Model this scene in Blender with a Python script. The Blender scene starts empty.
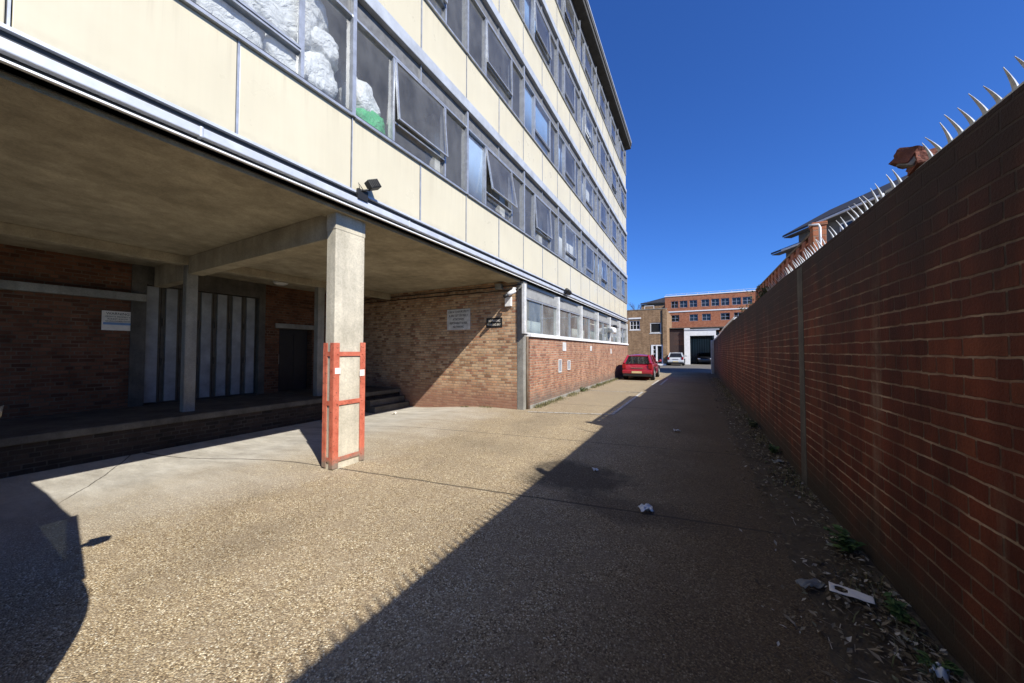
import bpy, bmesh, math, random
from mathutils import Vector, Matrix, noise
random.seed(7)
C = bpy.context.scene.collection
R = math.radians
SUN = Vector((1.087, -0.52, 1.0)).normalized()

# ---------------------------------------------------------------- materials
class Mt:
    def __init__(s, name, rough=0.6, metal=0.0, spec=0.4):
        s.m = bpy.data.materials.new(name); s.m.use_nodes = True
        s.nt = s.m.node_tree; s.b = s.nt.nodes['Principled BSDF']; s.out = s.nt.nodes['Material Output']
        s.b.inputs['Roughness'].default_value = rough; s.b.inputs['Metallic'].default_value = metal
        s.b.inputs['Specular IOR Level'].default_value = spec
    def put(s, sock, v):
        if isinstance(v, bpy.types.NodeSocket): s.nt.links.new(v, sock)
        else:
            if hasattr(sock.default_value, '__len__') and len(sock.default_value) == 4 and len(v) == 3: v = (*v, 1)
            sock.default_value = v
    def n(s, t, ins=None, **props):
        nd = s.nt.nodes.new(t)
        for k, v in props.items(): setattr(nd, k, v)
        for k, v in (ins or {}).items(): s.put(nd.inputs[k], v)
        return nd
    def uv(s): return s.n('ShaderNodeUVMap').outputs[0]
    def obj(s): return s.n('ShaderNodeTexCoord').outputs['Object']
    def pos(s): return s.n('ShaderNodeNewGeometry').outputs['Position']
    def scl(s, v, xyz): return s.n('ShaderNodeMapping', {'Vector': v, 'Scale': xyz}).outputs[0]
    def noise(s, v, sc, det=4, rough=0.55, out=0, dist=0):
        return s.n('ShaderNodeTexNoise', {'Vector': v, 'Scale': sc, 'Detail': det, 'Roughness': rough, 'Distortion': dist}).outputs[out]
    def ramp(s, f, stops, interp='LINEAR'):
        nd = s.n('ShaderNodeValToRGB', {'Fac': f}); cr = nd.color_ramp; cr.interpolation = interp
        while len(cr.elements) < len(stops): cr.elements.new(0.5)
        for e, (p, c) in zip(cr.elements, stops):
            e.position = p; e.color = (c, c, c, 1) if not hasattr(c, '__len__') else (*c, 1)
        return nd.outputs[0]
    def math(s, op, a, b=0.5, clamp=False):
        nd = s.n('ShaderNodeMath', operation=op, use_clamp=clamp); s.put(nd.inputs[0], a); s.put(nd.inputs[1], b); return nd.outputs[0]
    def mix(s, f, a, b, mode='MIX'):
        nd = s.n('ShaderNodeMix', data_type='RGBA', blend_type=mode)
        s.put(nd.inputs[0], f); s.put(nd.inputs[6], a); s.put(nd.inputs[7], b); return nd.outputs[2]
    def sep(s, v): return s.n('ShaderNodeSeparateXYZ', {0: v}).outputs
    def rng(s, v, a, b, c=0.0, d=1.0):
        return s.n('ShaderNodeMapRange', {'Value': v, 'From Min': a, 'From Max': b, 'To Min': c, 'To Max': d}).outputs[0]
    def col(s, v): s.put(s.b.inputs['Base Color'], v); return s
    def rough(s, v): s.put(s.b.inputs['Roughness'], v); return s
    def bump(s, h, dist=0.005, st=1.0):
        s.put(s.b.inputs['Normal'], s.n('ShaderNodeBump', {'Height': h, 'Distance': dist, 'Strength': st}).outputs[0]); return s

def plain(name, c, rough=0.6, metal=0.0, var=0.25, sc=6.0, spec=0.4, bump=0.0):
    m = Mt(name, rough, metal, spec); p = m.obj()
    f = m.noise(p, sc, 5, 0.65)
    m.col(m.mix(m.rng(f, 0.3, 0.7), tuple(x * (1 - var) for x in c), tuple(min(1, x * (1 + var * 0.6)) for x in c)))
    if bump: m.bump(m.noise(p, sc * 6, 3), bump)
    return m.m

def brick(name, stops, mortar, bw=0.225, rh=0.075, ms=0.010, dirt=0.35, low=None, top=None, bump=0.006, streak=0.25, grout=0.6, lime=0.0):
    m = Mt(name, 0.85, 0, 0.25); uv = m.uv(); p = uv
    wob = m.n('ShaderNodeVectorMath', {0: m.n('ShaderNodeTexNoise', {'Vector': p, 'Scale': 9.0, 'Detail': 2.0}).outputs['Color'], 1: (0.5, 0.5, 0.5)}, operation='SUBTRACT').outputs[0]
    wob = m.n('ShaderNodeVectorMath', {0: wob, 'Scale': 0.016}, operation='SCALE').outputs[0]
    p2 = m.n('ShaderNodeVectorMath', {0: p, 1: wob}, operation='ADD').outputs[0]
    bt = m.n('ShaderNodeTexBrick', {'Vector': p2, 'Color1': (0, 0, 0, 1), 'Color2': (1, 1, 1, 1), 'Mortar': (0.5, 0.5, 0.5, 1), 'Scale': 1.0,
             'Mortar Size': ms, 'Mortar Smooth': 0.35, 'Bias': 0.0, 'Brick Width': bw, 'Row Height': rh}, offset=0.5, squash=0.5, squash_frequency=4)
    br = m.ramp(bt.outputs['Color'], stops)
    fine = m.noise(uv, 70, 4, 0.7)
    br = m.mix(0.55, br, m.ramp(fine, [(0.25, 0.35), (0.75, 1.0)]), 'MULTIPLY')
    mo = m.mix(m.rng(m.noise(uv, 3.0, 4), 0.35, 0.65), tuple(x * 0.45 for x in mortar), mortar)
    if lime:
        fv = m.math('PINGPONG', m.math('DIVIDE', m.sep(p2)[1], rh), 0.5)
        mo = m.mix(m.rng(fv, 0.08, 0.14, 1.0, 0.16), tuple(x * 0.10 for x in mortar), mo)
    gf = m.math('MULTIPLY', bt.outputs['Fac'], m.rng(m.noise(uv, 2.6, 5, 0.7), 0.30, 0.62, grout, 1.0))
    c = m.mix(gf, br, mo)
    big = m.noise(uv, 0.9, 6, 0.65)
    c = m.mix(dirt, c, m.ramp(big, [(0.3, 0.3), (0.65, 1.1)]), 'MULTIPLY')
    st = m.noise(m.scl(uv, (2.2, 0.22, 1)), 1.6, 5, 0.6)
    c = m.mix(streak, c, m.ramp(st, [(0.35, 0.25), (0.62, 1.15)]), 'MULTIPLY')
    v = m.sep(uv)[1]
    if lime:
        ls = m.noise(m.scl(uv, (1.5, 0.10, 1)), 1.7, 5, 0.6)
        c = m.mix(m.math('MULTIPLY', m.rng(ls, 0.58, 0.68, 0.0, lime), m.rng(m.noise(uv, 5, 5, 0.7), 0.35, 0.6)), c, (0.24, 0.165, 0.115))
    if low:                                                            # damp, mossy or differently fired courses near the ground
        z0, z1, lc, amt = low
        f = m.rng(m.math('ADD', v, m.math('MULTIPLY', m.math('SUBTRACT', m.noise(uv, 2.2, 5), 0.5), 0.7)), z0, z1, amt, 0.0)
        c = m.mix(f, c, m.mix(0.7, lc, m.ramp(fine, [(0.2, 0.4), (0.8, 1.2)]), 'MULTIPLY'))
    if top:                                                            # soot on the top courses
        z0, z1, tc, amt = top
        f = m.rng(m.math('ADD', v, m.math('MULTIPLY', m.math('SUBTRACT', m.noise(m.scl(uv, (1, 0.5, 1)), 1.5, 5), 0.5), 1.6)), z0, z1, 0.0, amt)
        c = m.mix(f, c, tc)
    m.col(c)
    h = m.math('ADD', m.math('MULTIPLY', bt.outputs['Fac'], -1.0), m.math('MULTIPLY', fine, 0.5))
    m.bump(h, bump)
    return m.m

def concrete(name, c, dark, sc=1.0, bump=0.003, streak=0.35, rough=0.85):
    m = Mt(name, rough, 0, 0.25); p = m.pos()
    c1 = m.mix(m.rng(m.noise(p, 1.3 * sc, 8, 0.7), 0.32, 0.68), dark, c)
    pits = m.noise(p, 45, 4, 0.7)
    c1 = m.mix(0.5, c1, m.ramp(pits, [(0.3, 0.55), (0.6, 1.05)]), 'MULTIPLY')
    st = m.noise(m.scl(p, (3, 3, 0.25)), 1.8, 5)
    c1 = m.mix(streak, c1, m.ramp(st, [(0.36, 0.45), (0.62, 1.1)]), 'MULTIPLY')
    m.col(c1).bump(m.math('ADD', pits, m.noise(p, 160, 2)), bump)
    return m.m

def glass(name, tint=(0.8, 0.85, 0.86), dust=0.12, dustc=(0.45, 0.45, 0.43)):
    m = Mt(name); nt = m.nt; nt.nodes.remove(m.b)
    tr = m.n('ShaderNodeBsdfTransparent', {'Color': tint}).outputs[0]
    df = m.n('ShaderNodeBsdfDiffuse', {'Color': dustc}).outputs[0]
    d = m.ramp(m.noise(m.scl(m.pos(), (1, 1, 0.6)), 2.2, 6, 0.7), [(0.3, dust * 0.5), (0.75, dust * 1.7)])
    a = m.n('ShaderNodeMixShader', {0: d, 1: tr, 2: df}).outputs[0]
    gl = m.n('ShaderNodeBsdfGlossy', {'Color': (0.95, 0.95, 0.95, 1), 'Roughness': 0.015}).outputs[0]
    bp = m.n('ShaderNodeBump', {'Height': m.noise(m.pos(), 1.1, 2), 'Distance': 0.006}).outputs[0]
    nt.links.new(bp, gl.node.inputs['Normal'])
    fr = m.math('ADD', m.math('MULTIPLY', m.math('POWER', m.n('ShaderNodeLayerWeight', {'Blend': 0.5}).outputs['Facing'], 5.0), 0.95), 0.05)
    b = m.n('ShaderNodeMixShader', {0: m.math('MULTIPLY', fr, 1.0, True), 1: a, 2: gl}).outputs[0]
    nt.links.new(b, m.out.inputs[0])
    return m.m

M = {}
# cream enamelled panels: faint streaks
m = Mt('cream_panel', 0.32, 0, 0.4); p = m.pos()
c = m.mix(m.rng(m.noise(p, 0.7, 6, 0.6), 0.3, 0.7), (0.555, 0.505, 0.365), (0.61, 0.56, 0.41))
st = m.noise(m.scl(p, (1, 7, 0.3)), 1.3, 6, 0.65)
c = m.mix(0.08, c, m.ramp(st, [(0.3, 0.6), (0.6, 1.05)]), 'MULTIPLY')
zz = m.math('MODULO', m.math('SUBTRACT', m.sep(p)[2], 3.80), 2.94)
run = m.noise(m.scl(p, (1, 16, 0.5)), 1.0, 4, 0.7)
c = m.mix(m.math('MULTIPLY', m.rng(run, 0.5, 0.7, 0.0, 0.42), m.rng(zz, 0.45, 0.98, 0.0, 1.0)), c, (0.40, 0.35, 0.25))
c = m.mix(m.math('MULTIPLY', m.rng(zz, 0.0, 0.10, 0.45, 0.0), m.rng(m.noise(p, 5, 5, 0.7), 0.35, 0.65)), c, (0.33, 0.29, 0.21))
sp = m.noise(p, 26, 3, 0.7)
c = m.mix(m.rng(sp, 0.70, 0.78, 0, 0.35), c, (0.42, 0.34, 0.22))
m.col(c).rough(m.rng(m.noise(p, 3, 4), 0.3, 0.7, 0.25, 0.5)); M['cream'] = m.m
M['interior_paint'] = plain('interior_paint', (0.50, 0.49, 0.45), 0.7)
M['cream_paint'] = plain('cream_paint', (0.62, 0.56, 0.44), 0.7)
M['alu'] = plain('aluminium', (0.46, 0.48, 0.50), 0.42, 0.55, 0.25, 9)
M['head_panel'] = plain('grey_head_panel', (0.30, 0.30, 0.28), 0.6, 0, 0.25, 4)
M['alu_light'] = plain('pale_metal', (0.54, 0.57, 0.62), 0.45, 0.15, 0.18, 4)
M['ledge'] = plain('grey_ledge', (0.41, 0.44, 0.48), 0.6, 0.1, 0.25, 3)
M['dark_alu'] = plain('dark_gasket', (0.045, 0.047, 0.05), 0.6)
M['dark_panel'] = plain('grey_transom_panel', (0.17, 0.17, 0.165), 0.45, 0.0, 0.3, 12)
M['white'] = plain('white_paint', (0.78, 0.78, 0.77), 0.5, 0, 0.12, 5)
M['dirty_white'] = plain('dirty_white', (0.60, 0.60, 0.58), 0.6, 0, 0.3, 8)
M['black'] = plain('black_plastic', (0.018, 0.018, 0.018), 0.5)
M['rubber'] = plain('rubber', (0.014, 0.014, 0.014), 0.85)
M['roof_dark'] = plain('roof_felt', (0.075, 0.072, 0.066), 0.85, 0, 0.3, 3)
M['glass'] = glass('dusty_glass', (0.93, 0.95, 0.95), 0.15)
M['glass_gf'] = glass('grubby_glass', (0.75, 0.80, 0.78), 0.30, (0.42, 0.45, 0.43))
M['car_glass'] = glass('tinted_glass', (0.22, 0.25, 0.25), 0.03)
M['far_glass'] = glass('far_glass', (0.25, 0.28, 0.3), 0.05)
M['conc'] = concrete('pillar_concrete', (0.66, 0.60, 0.46), (0.46, 0.42, 0.32), 1.6)
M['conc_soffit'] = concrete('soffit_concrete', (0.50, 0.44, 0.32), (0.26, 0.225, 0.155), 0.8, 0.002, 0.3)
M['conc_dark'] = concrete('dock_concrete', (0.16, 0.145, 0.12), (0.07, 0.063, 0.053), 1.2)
M['conc_grey'] = concrete('grey_concrete', (0.34, 0.33, 0.29), (0.2, 0.19, 0.165), 1.5)
M['interior'] = plain('interior_wall', (0.22, 0.22, 0.21), 0.9, 0, 0.3, 0.8)
M['interior_ceiling'] = plain('interior_ceiling', (0.45, 0.45, 0.43), 0.9, 0, 0.2, 0.8)
M['br_wall'] = brick('old_red_brick', [(0.0, (0.135, 0.029, 0.012)), (0.3, (0.17, 0.036, 0.014)), (0.65, (0.20, 0.046, 0.018)), (0.9, (0.245, 0.064, 0.026)), (1.0, (0.14, 0.038, 0.019))],
                     (0.64, 0.45, 0.29), 0.27, 0.0925, 0.0070, 0.85, (0.16, 0.55, (0.040, 0.034, 0.022), 0.9), (1.6, 2.5, (0.026, 0.017, 0.013), 0.9), 0.008, 0.7, 0.2, 0.7)
M['br_facade'] = brick('orange_red_brick', [(0, (0.29, 0.13, 0.085)), (0.3, (0.42, 0.195, 0.115)), (0.65, (0.53, 0.28, 0.17)), (0.85, (0.47, 0.21, 0.125)), (1, (0.34, 0.145, 0.10))],
                       (0.47, 0.39, 0.29), 0.225, 0.076, 0.011, 0.3, (0.1, 0.55, (0.15, 0.13, 0.11), 0.75))
M['br_buff'] = brick('buff_brick', [(0, (0.32, 0.16, 0.09)), (0.3, (0.62, 0.37, 0.20)), (0.6, (0.74, 0.51, 0.31)), (0.85, (0.66, 0.38, 0.21)), (1, (0.44, 0.20, 0.12))],
                     (0.42, 0.36, 0.27), 0.225, 0.076, 0.011, 0.3, (0.15, 0.85, (0.30, 0.15, 0.105), 0.75))
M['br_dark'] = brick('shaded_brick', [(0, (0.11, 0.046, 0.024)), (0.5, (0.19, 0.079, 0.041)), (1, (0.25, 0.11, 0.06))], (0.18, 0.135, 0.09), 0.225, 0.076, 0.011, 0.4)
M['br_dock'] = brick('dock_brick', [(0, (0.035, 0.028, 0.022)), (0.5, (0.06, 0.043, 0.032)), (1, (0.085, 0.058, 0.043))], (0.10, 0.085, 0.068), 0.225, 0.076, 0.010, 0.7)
M['br_brown'] = brick('brown_brick', [(0, (0.30, 0.18, 0.095)), (0.5, (0.42, 0.255, 0.135)), (1, (0.50, 0.32, 0.175))], (0.42, 0.33, 0.22), 0.225, 0.076, 0.009, 0.3, None, None, 0.004, 0.35)
M['br_red'] = brick('bright_red_brick', [(0, (0.40, 0.13, 0.062)), (0.5, (0.52, 0.19, 0.092)), (1, (0.58, 0.23, 0.115))], (0.40, 0.25, 0.17), 0.225, 0.076, 0.009, 0.2, None, None, 0.004, 0.15)
M['red_oxide'] = None
m = Mt('red_oxide_paint', 0.62, 0, 0.3); p = m.pos()
c = m.mix(m.rng(m.noise(p, 7, 6, 0.7), 0.35, 0.65), (0.40, 0.092, 0.052), (0.56, 0.165, 0.098))
c = m.mix(m.rng(m.noise(p, 30, 5, 0.75), 0.585, 0.63), c, (0.10, 0.045, 0.03))
z = m.sep(p)[2]
c = m.mix(m.rng(m.math('ADD', z, m.math('MULTIPLY', m.noise(p, 12, 4), 0.3)), 0.22, 0.36, 0.9, 0.0), c, (0.20, 0.17, 0.13))
m.col(c).bump(m.noise(p, 60, 3), 0.001); M['red_oxide'] = m.m
M['galv'] = plain('galvanised', (0.44, 0.45, 0.45), 0.5, 0.35, 0.3, 30)
M['slate'] = plain('slate', (0.036, 0.033, 0.030), 0.7, 0, 0.35, 3)
M['render_grey'] = plain('grey_render', (0.16, 0.16, 0.16), 0.9)
M['rust_fence'] = plain('rust_red_sheet', (0.30, 0.10, 0.055), 0.75, 0, 0.45, 2.2)
M['timber'] = plain('weathered_timber', (0.17, 0.12, 0.08), 0.85, 0, 0.4, 4)
M['timber_dark'] = plain('dark_timber', (0.10, 0.085, 0.065), 0.85)
M['sheet'] = plain('grey_door_panel', (0.29, 0.295, 0.29), 0.6, 0, 0.35, 2.5)
M['brown_clad'] = plain('brown_cladding', (0.055, 0.036, 0.032), 0.7)
M['blue_board'] = plain('blue_board', (0.30, 0.42, 0.60), 0.7, 0, 0.15, 2)
M['blue_blind'] = plain('blue_blind', (0.17, 0.30, 0.52), 0.7, 0, 0.15, 2)
M['net'] = plain('net_curtain', (0.26, 0.26, 0.25), 0.9, 0, 0.4, 5)
M['white_blind'] = plain('white_blind', (0.60, 0.61, 0.58), 0.8, 0, 0.2, 2)
M['card'] = plain('cardboard', (0.38, 0.26, 0.15), 0.85)
M['paper'] = plain('paper', (0.78, 0.73, 0.64), 0.8, 0, 0.15, 9)
M['plate_yellow'] = plain('yellow_plate', (0.58, 0.47, 0.24), 0.5, 0, 0.1)
M['lamp_red'] = plain('tail_lamp', (0.28, 0.010, 0.012), 0.15, 0, 0.2)
M['lamp_clear'] = plain('clear_lamp', (0.75, 0.76, 0.78), 0.12, 0.3, 0.1)
M['chrome'] = plain('chrome', (0.75, 0.75, 0.75), 0.15, 1.0, 0.05)
M['seat'] = plain('seat_cloth', (0.02, 0.02, 0.022), 0.9)
M['terracotta'] = plain('broken_brick', (0.16, 0.055, 0.034), 0.85, 0, 0.6, 10, 0.3, 0.006)
M['mortar'] = plain('old_mortar', (0.20, 0.18, 0.16), 0.9, 0, 0.4, 12, 0.2, 0.004)
M['bark'] = plain('bark', (0.11, 0.085, 0.07), 0.9)
def sackmat(name, c):
    m = Mt(name, 0.35, 0, 0.45); p = m.obj()
    m.col(m.mix(m.rng(m.noise(p, 5, 5, 0.6), 0.3, 0.7), tuple(x * 0.8 for x in c), c))
    w = m.noise(p, 7, 6, 0.6, 0, 1.5)
    m.bump(w, 0.05); return m.m
M['sack'] = sackmat('white_sack', (0.80, 0.81, 0.80)); M['green_sack'] = sackmat('green_sack', (0.04, 0.42, 0.14))
def paint(name, c):
    m = Mt(name, 0.32, 0, 0.5); m.b.inputs['Coat Weight'].default_value = 0.8; m.b.inputs['Coat Roughness'].default_value = 0.06
    p = m.obj(); m.col(m.mix(m.rng(m.noise(p, 4, 4), 0.3, 0.7), tuple(x * 0.9 for x in c), c)); return m.m
M['p_red'] = paint('red_car_paint', (0.30, 0.009, 0.024)); M['p_silver'] = paint('silver_car_paint', (0.50, 0.52, 0.53))
M['p_black'] = paint('black_car_paint', (0.014, 0.015, 0.02)); M['p_dark'] = paint('dark_grey_car_paint', (0.04, 0.042, 0.046))
def leafmat(name, a, b):
    m = Mt(name, 0.65, 0, 0.3); r = m.n('ShaderNodeNewGeometry').outputs['Random Per Island']
    m.col(m.ramp(r, [(0, a), (1, b)])); return m.m
M['leaf_green'] = leafmat('weed_leaf', (0.035, 0.075, 0.018), (0.09, 0.14, 0.035))
M['leaf_dark'] = leafmat('shrub_leaf', (0.035, 0.045, 0.02), (0.10, 0.11, 0.045))
M['leaf_dead'] = Mt('dead_leaf', 0.85, 0, 0.2).m
m = Mt('dead_leaves', 0.85, 0, 0.2); r = m.n('ShaderNodeNewGeometry').outputs['Random Per Island']
m.col(m.ramp(r, [(0, (0.05, 0.035, 0.022)), (0.45, (0.14, 0.105, 0.06)), (0.8, (0.30, 0.24, 0.155)), (0.93, (0.50, 0.45, 0.36)), (1, (0.08, 0.1, 0.03))])); M['leaf_dead'] = m.m
M['grass'] = leafmat('grass_blade', (0.07, 0.085, 0.03), (0.24, 0.20, 0.10))

# yard surface: exposed aggregate, smoother concrete in the loading bay, joints, damp patch, painted shade and grime by the wall
m = Mt('yard_surface', 0.9, 0, 0.25); p = m.pos(); x, y, z = m.sep(p)
v1 = m.n('ShaderNodeTexVoronoi', {'Vector': p, 'Scale': 112.0, 'Randomness': 1.0}); v2 = m.n('ShaderNodeTexVoronoi', {'Vector': p, 'Scale': 150.0})
cr = m.sep(v1.outputs['Color'])[0]
agg = m.ramp(cr, [(0.0, (0.11, 0.078, 0.048)), (0.25, (0.27, 0.20, 0.125)), (0.55, (0.39, 0.305, 0.195)), (0.8, (0.49, 0.40, 0.275)), (0.95, (0.68, 0.60, 0.46)), (1.0, (0.80, 0.75, 0.64))])
edge = m.ramp(v1.outputs['Distance'], [(0.25, 1.0), (0.62, 0.42)])
agg = m.mix(0.7, agg, edge, 'MULTIPLY'); agg = m.mix(1.0, agg, (1.52, 1.49, 1.33), 'MULTIPLY')
agg = m.mix(0.4, agg, m.ramp(m.sep(v2.outputs['Color'])[1], [(0, 0.5), (1, 1.25)]), 'MULTIPLY')
fines = m.mix(m.noise(p, 40, 4), (0.26, 0.20, 0.125), (0.42, 0.335, 0.225))
agg = m.mix(m.rng(m.noise(p, 5, 5, 0.7), 0.40, 0.62, 0.0, 0.55), agg, fines)
agg = m.mix(0.5, agg, m.ramp(m.noise(p, 0.55, 6, 0.65), [(0.3, 0.62), (0.65, 1.12)]), 'MULTIPLY')
sm = m.mix(m.rng(m.noise(m.scl(p, (0.7, 2.5, 1)), 1.4, 7, 0.7), 0.33, 0.67), (0.37, 0.34, 0.285), (0.62, 0.585, 0.50))
sm = m.mix(0.4, sm, m.ramp(m.noise(p, 60, 3, 0.7), [(0.3, 0.6), (0.7, 1.1)]), 'MULTIPLY')
sm = m.mix(m.rng(m.noise(m.scl(p, (1.2, 4.5, 1)), 2.1, 5, 0.75), 0.58, 0.70, 0, 0.6), sm, (0.60, 0.57, 0.50))
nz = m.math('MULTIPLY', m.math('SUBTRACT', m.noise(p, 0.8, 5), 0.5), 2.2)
fs = m.math('MULTIPLY', m.rng(m.math('ADD', x, nz), -6.6, -4.0, 1.0, 0.0), m.rng(y, 8.1, 8.6, 1.0, 0.0))
# beyond the bay: finer, greyer surface
far = m.rng(m.math('ADD', y, m.math('MULTIPLY', nz, 1.0)), 7.5, 10.5)
farc = m.mix(m.noise(p, 30, 5, 0.7), (0.20, 0.165, 0.11), (0.38, 0.32, 0.22))
base = m.mix(m.math('MULTIPLY', far, 0.6), agg, farc)
base = m.mix(fs, base, sm)
# skewed joints between the cast slabs
s = m.math('ADD', m.math('SUBTRACT', y, m.math('MULTIPLY', x, 0.16)), m.math('MULTIPLY', m.math('SUBTRACT', m.noise(p, 3, 3), 0.5), 0.05))
for k, wd in ((3.68, 0.016), (-0.9, 0.014), (6.22, 0.012), (10.4, 0.018), (14.37, 0.03), (19.5, 0.03), (26.0, 0.04)):
    d = m.math('ABSOLUTE', m.math('SUBTRACT', s, k))
    base = m.mix(m.rng(d, wd * 0.5, wd * 1.3, 0.8, 0.0), base, (0.05, 0.042, 0.032))
d = m.math('ABSOLUTE', m.math('SUBTRACT', m.math('ADD', y, m.math('MULTIPLY', x, 0.44)), m.math('ADD', -1.75, m.math('MULTIPLY', m.math('SUBTRACT', m.noise(p, 2.4, 4), 0.5), 0.10))))
base = m.mix(m.math('MULTIPLY', m.rng(d, 0.004, 0.014, 0.85, 0.0), m.rng(x, -6.6, -5.9, 1.0, 0.0)), base, (0.05, 0.042, 0.032))
# worn dark repair patch
def blob(cx, cy, rx, ry, soft=0.45, nsc=2.0):
    dx = m.math('DIVIDE', m.math('SUBTRACT', x, cx), rx); dy = m.math('DIVIDE', m.math('SUBTRACT', y, cy), ry)
    rr = m.math('SQRT', m.math('ADD', m.math('MULTIPLY', dx, dx), m.math('MULTIPLY', dy, dy)))
    rr = m.math('ADD', rr, m.math('MULTIPLY', m.math('SUBTRACT', m.noise(p, nsc, 5, 0.7), 0.5), 1.3))
    return m.rng(rr, 1.0 - soft, 1.0, 1.0, 0.0)
base = m.mix(m.math('MULTIPLY', blob(-1.4, 4.25, 0.85, 0.65), 0.72), base, (0.045, 0.040, 0.033))
base = m.mix(m.math('MULTIPLY', blob(-0.6, 3.6, 0.9, 0.35), 0.5), base, (0.06, 0.048, 0.038))
base = m.mix(m.math('MULTIPLY', blob(-3.3, 1.4, 0.5, 0.8, 0.9, 3), 0.25), base, (0.10, 0.08, 0.055))
base = m.mix(m.math('MULTIPLY', blob(-2.9, 4.9, 1.3, 0.5, 0.9, 2.5), 0.28), base, (0.13, 0.11, 0.075))
base = m.mix(m.math('MULTIPLY', blob(-3.1, 6.9, 0.6, 1.4), 0.25), base, (0.12, 0.10, 0.07))
# wall's shade deepened in the ground colour, then grime towards the boundary wall
wall_shade = m.rng(m.math('ADD', x, m.math('MULTIPLY', nz, 0.6)), -2.1, 0.3, 0.0, 1.0)
base = m.mix(wall_shade, base, (0.44, 0.36, 0.265), 'MULTIPLY')
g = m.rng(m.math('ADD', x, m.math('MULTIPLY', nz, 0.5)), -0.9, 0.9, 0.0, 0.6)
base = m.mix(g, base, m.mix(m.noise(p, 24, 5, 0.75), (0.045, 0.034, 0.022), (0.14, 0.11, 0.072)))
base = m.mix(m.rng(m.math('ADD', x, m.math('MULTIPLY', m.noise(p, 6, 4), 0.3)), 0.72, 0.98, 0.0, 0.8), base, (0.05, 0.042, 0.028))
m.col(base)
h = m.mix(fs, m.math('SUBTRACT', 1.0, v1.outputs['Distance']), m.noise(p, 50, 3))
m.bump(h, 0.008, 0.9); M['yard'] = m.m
m = Mt('asphalt', 0.9, 0, 0.2); p = m.pos()
m.col(m.mix(m.noise(p, 1.2, 6, 0.7), (0.09, 0.085, 0.075), (0.19, 0.175, 0.15))).bump(m.noise(p, 60, 3), 0.004); M['asphalt'] = m.m
m = Mt('worn_line_paint', 0.8, 0, 0.2); p = m.pos()
m.col(m.mix(m.rng(m.noise(p, 14, 6, 0.8), 0.42, 0.58), (0.24, 0.21, 0.16), (0.62, 0.61, 0.56))); M['line'] = m.m
m = Mt('soil', 0.95, 0, 0.2); p = m.pos()
m.col(m.mix(m.noise(p, 14, 6, 0.75), (0.035, 0.026, 0.016), (0.135, 0.105, 0.068))).bump(m.noise(p, 30, 5), 0.02); M['soil'] = m.m

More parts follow.
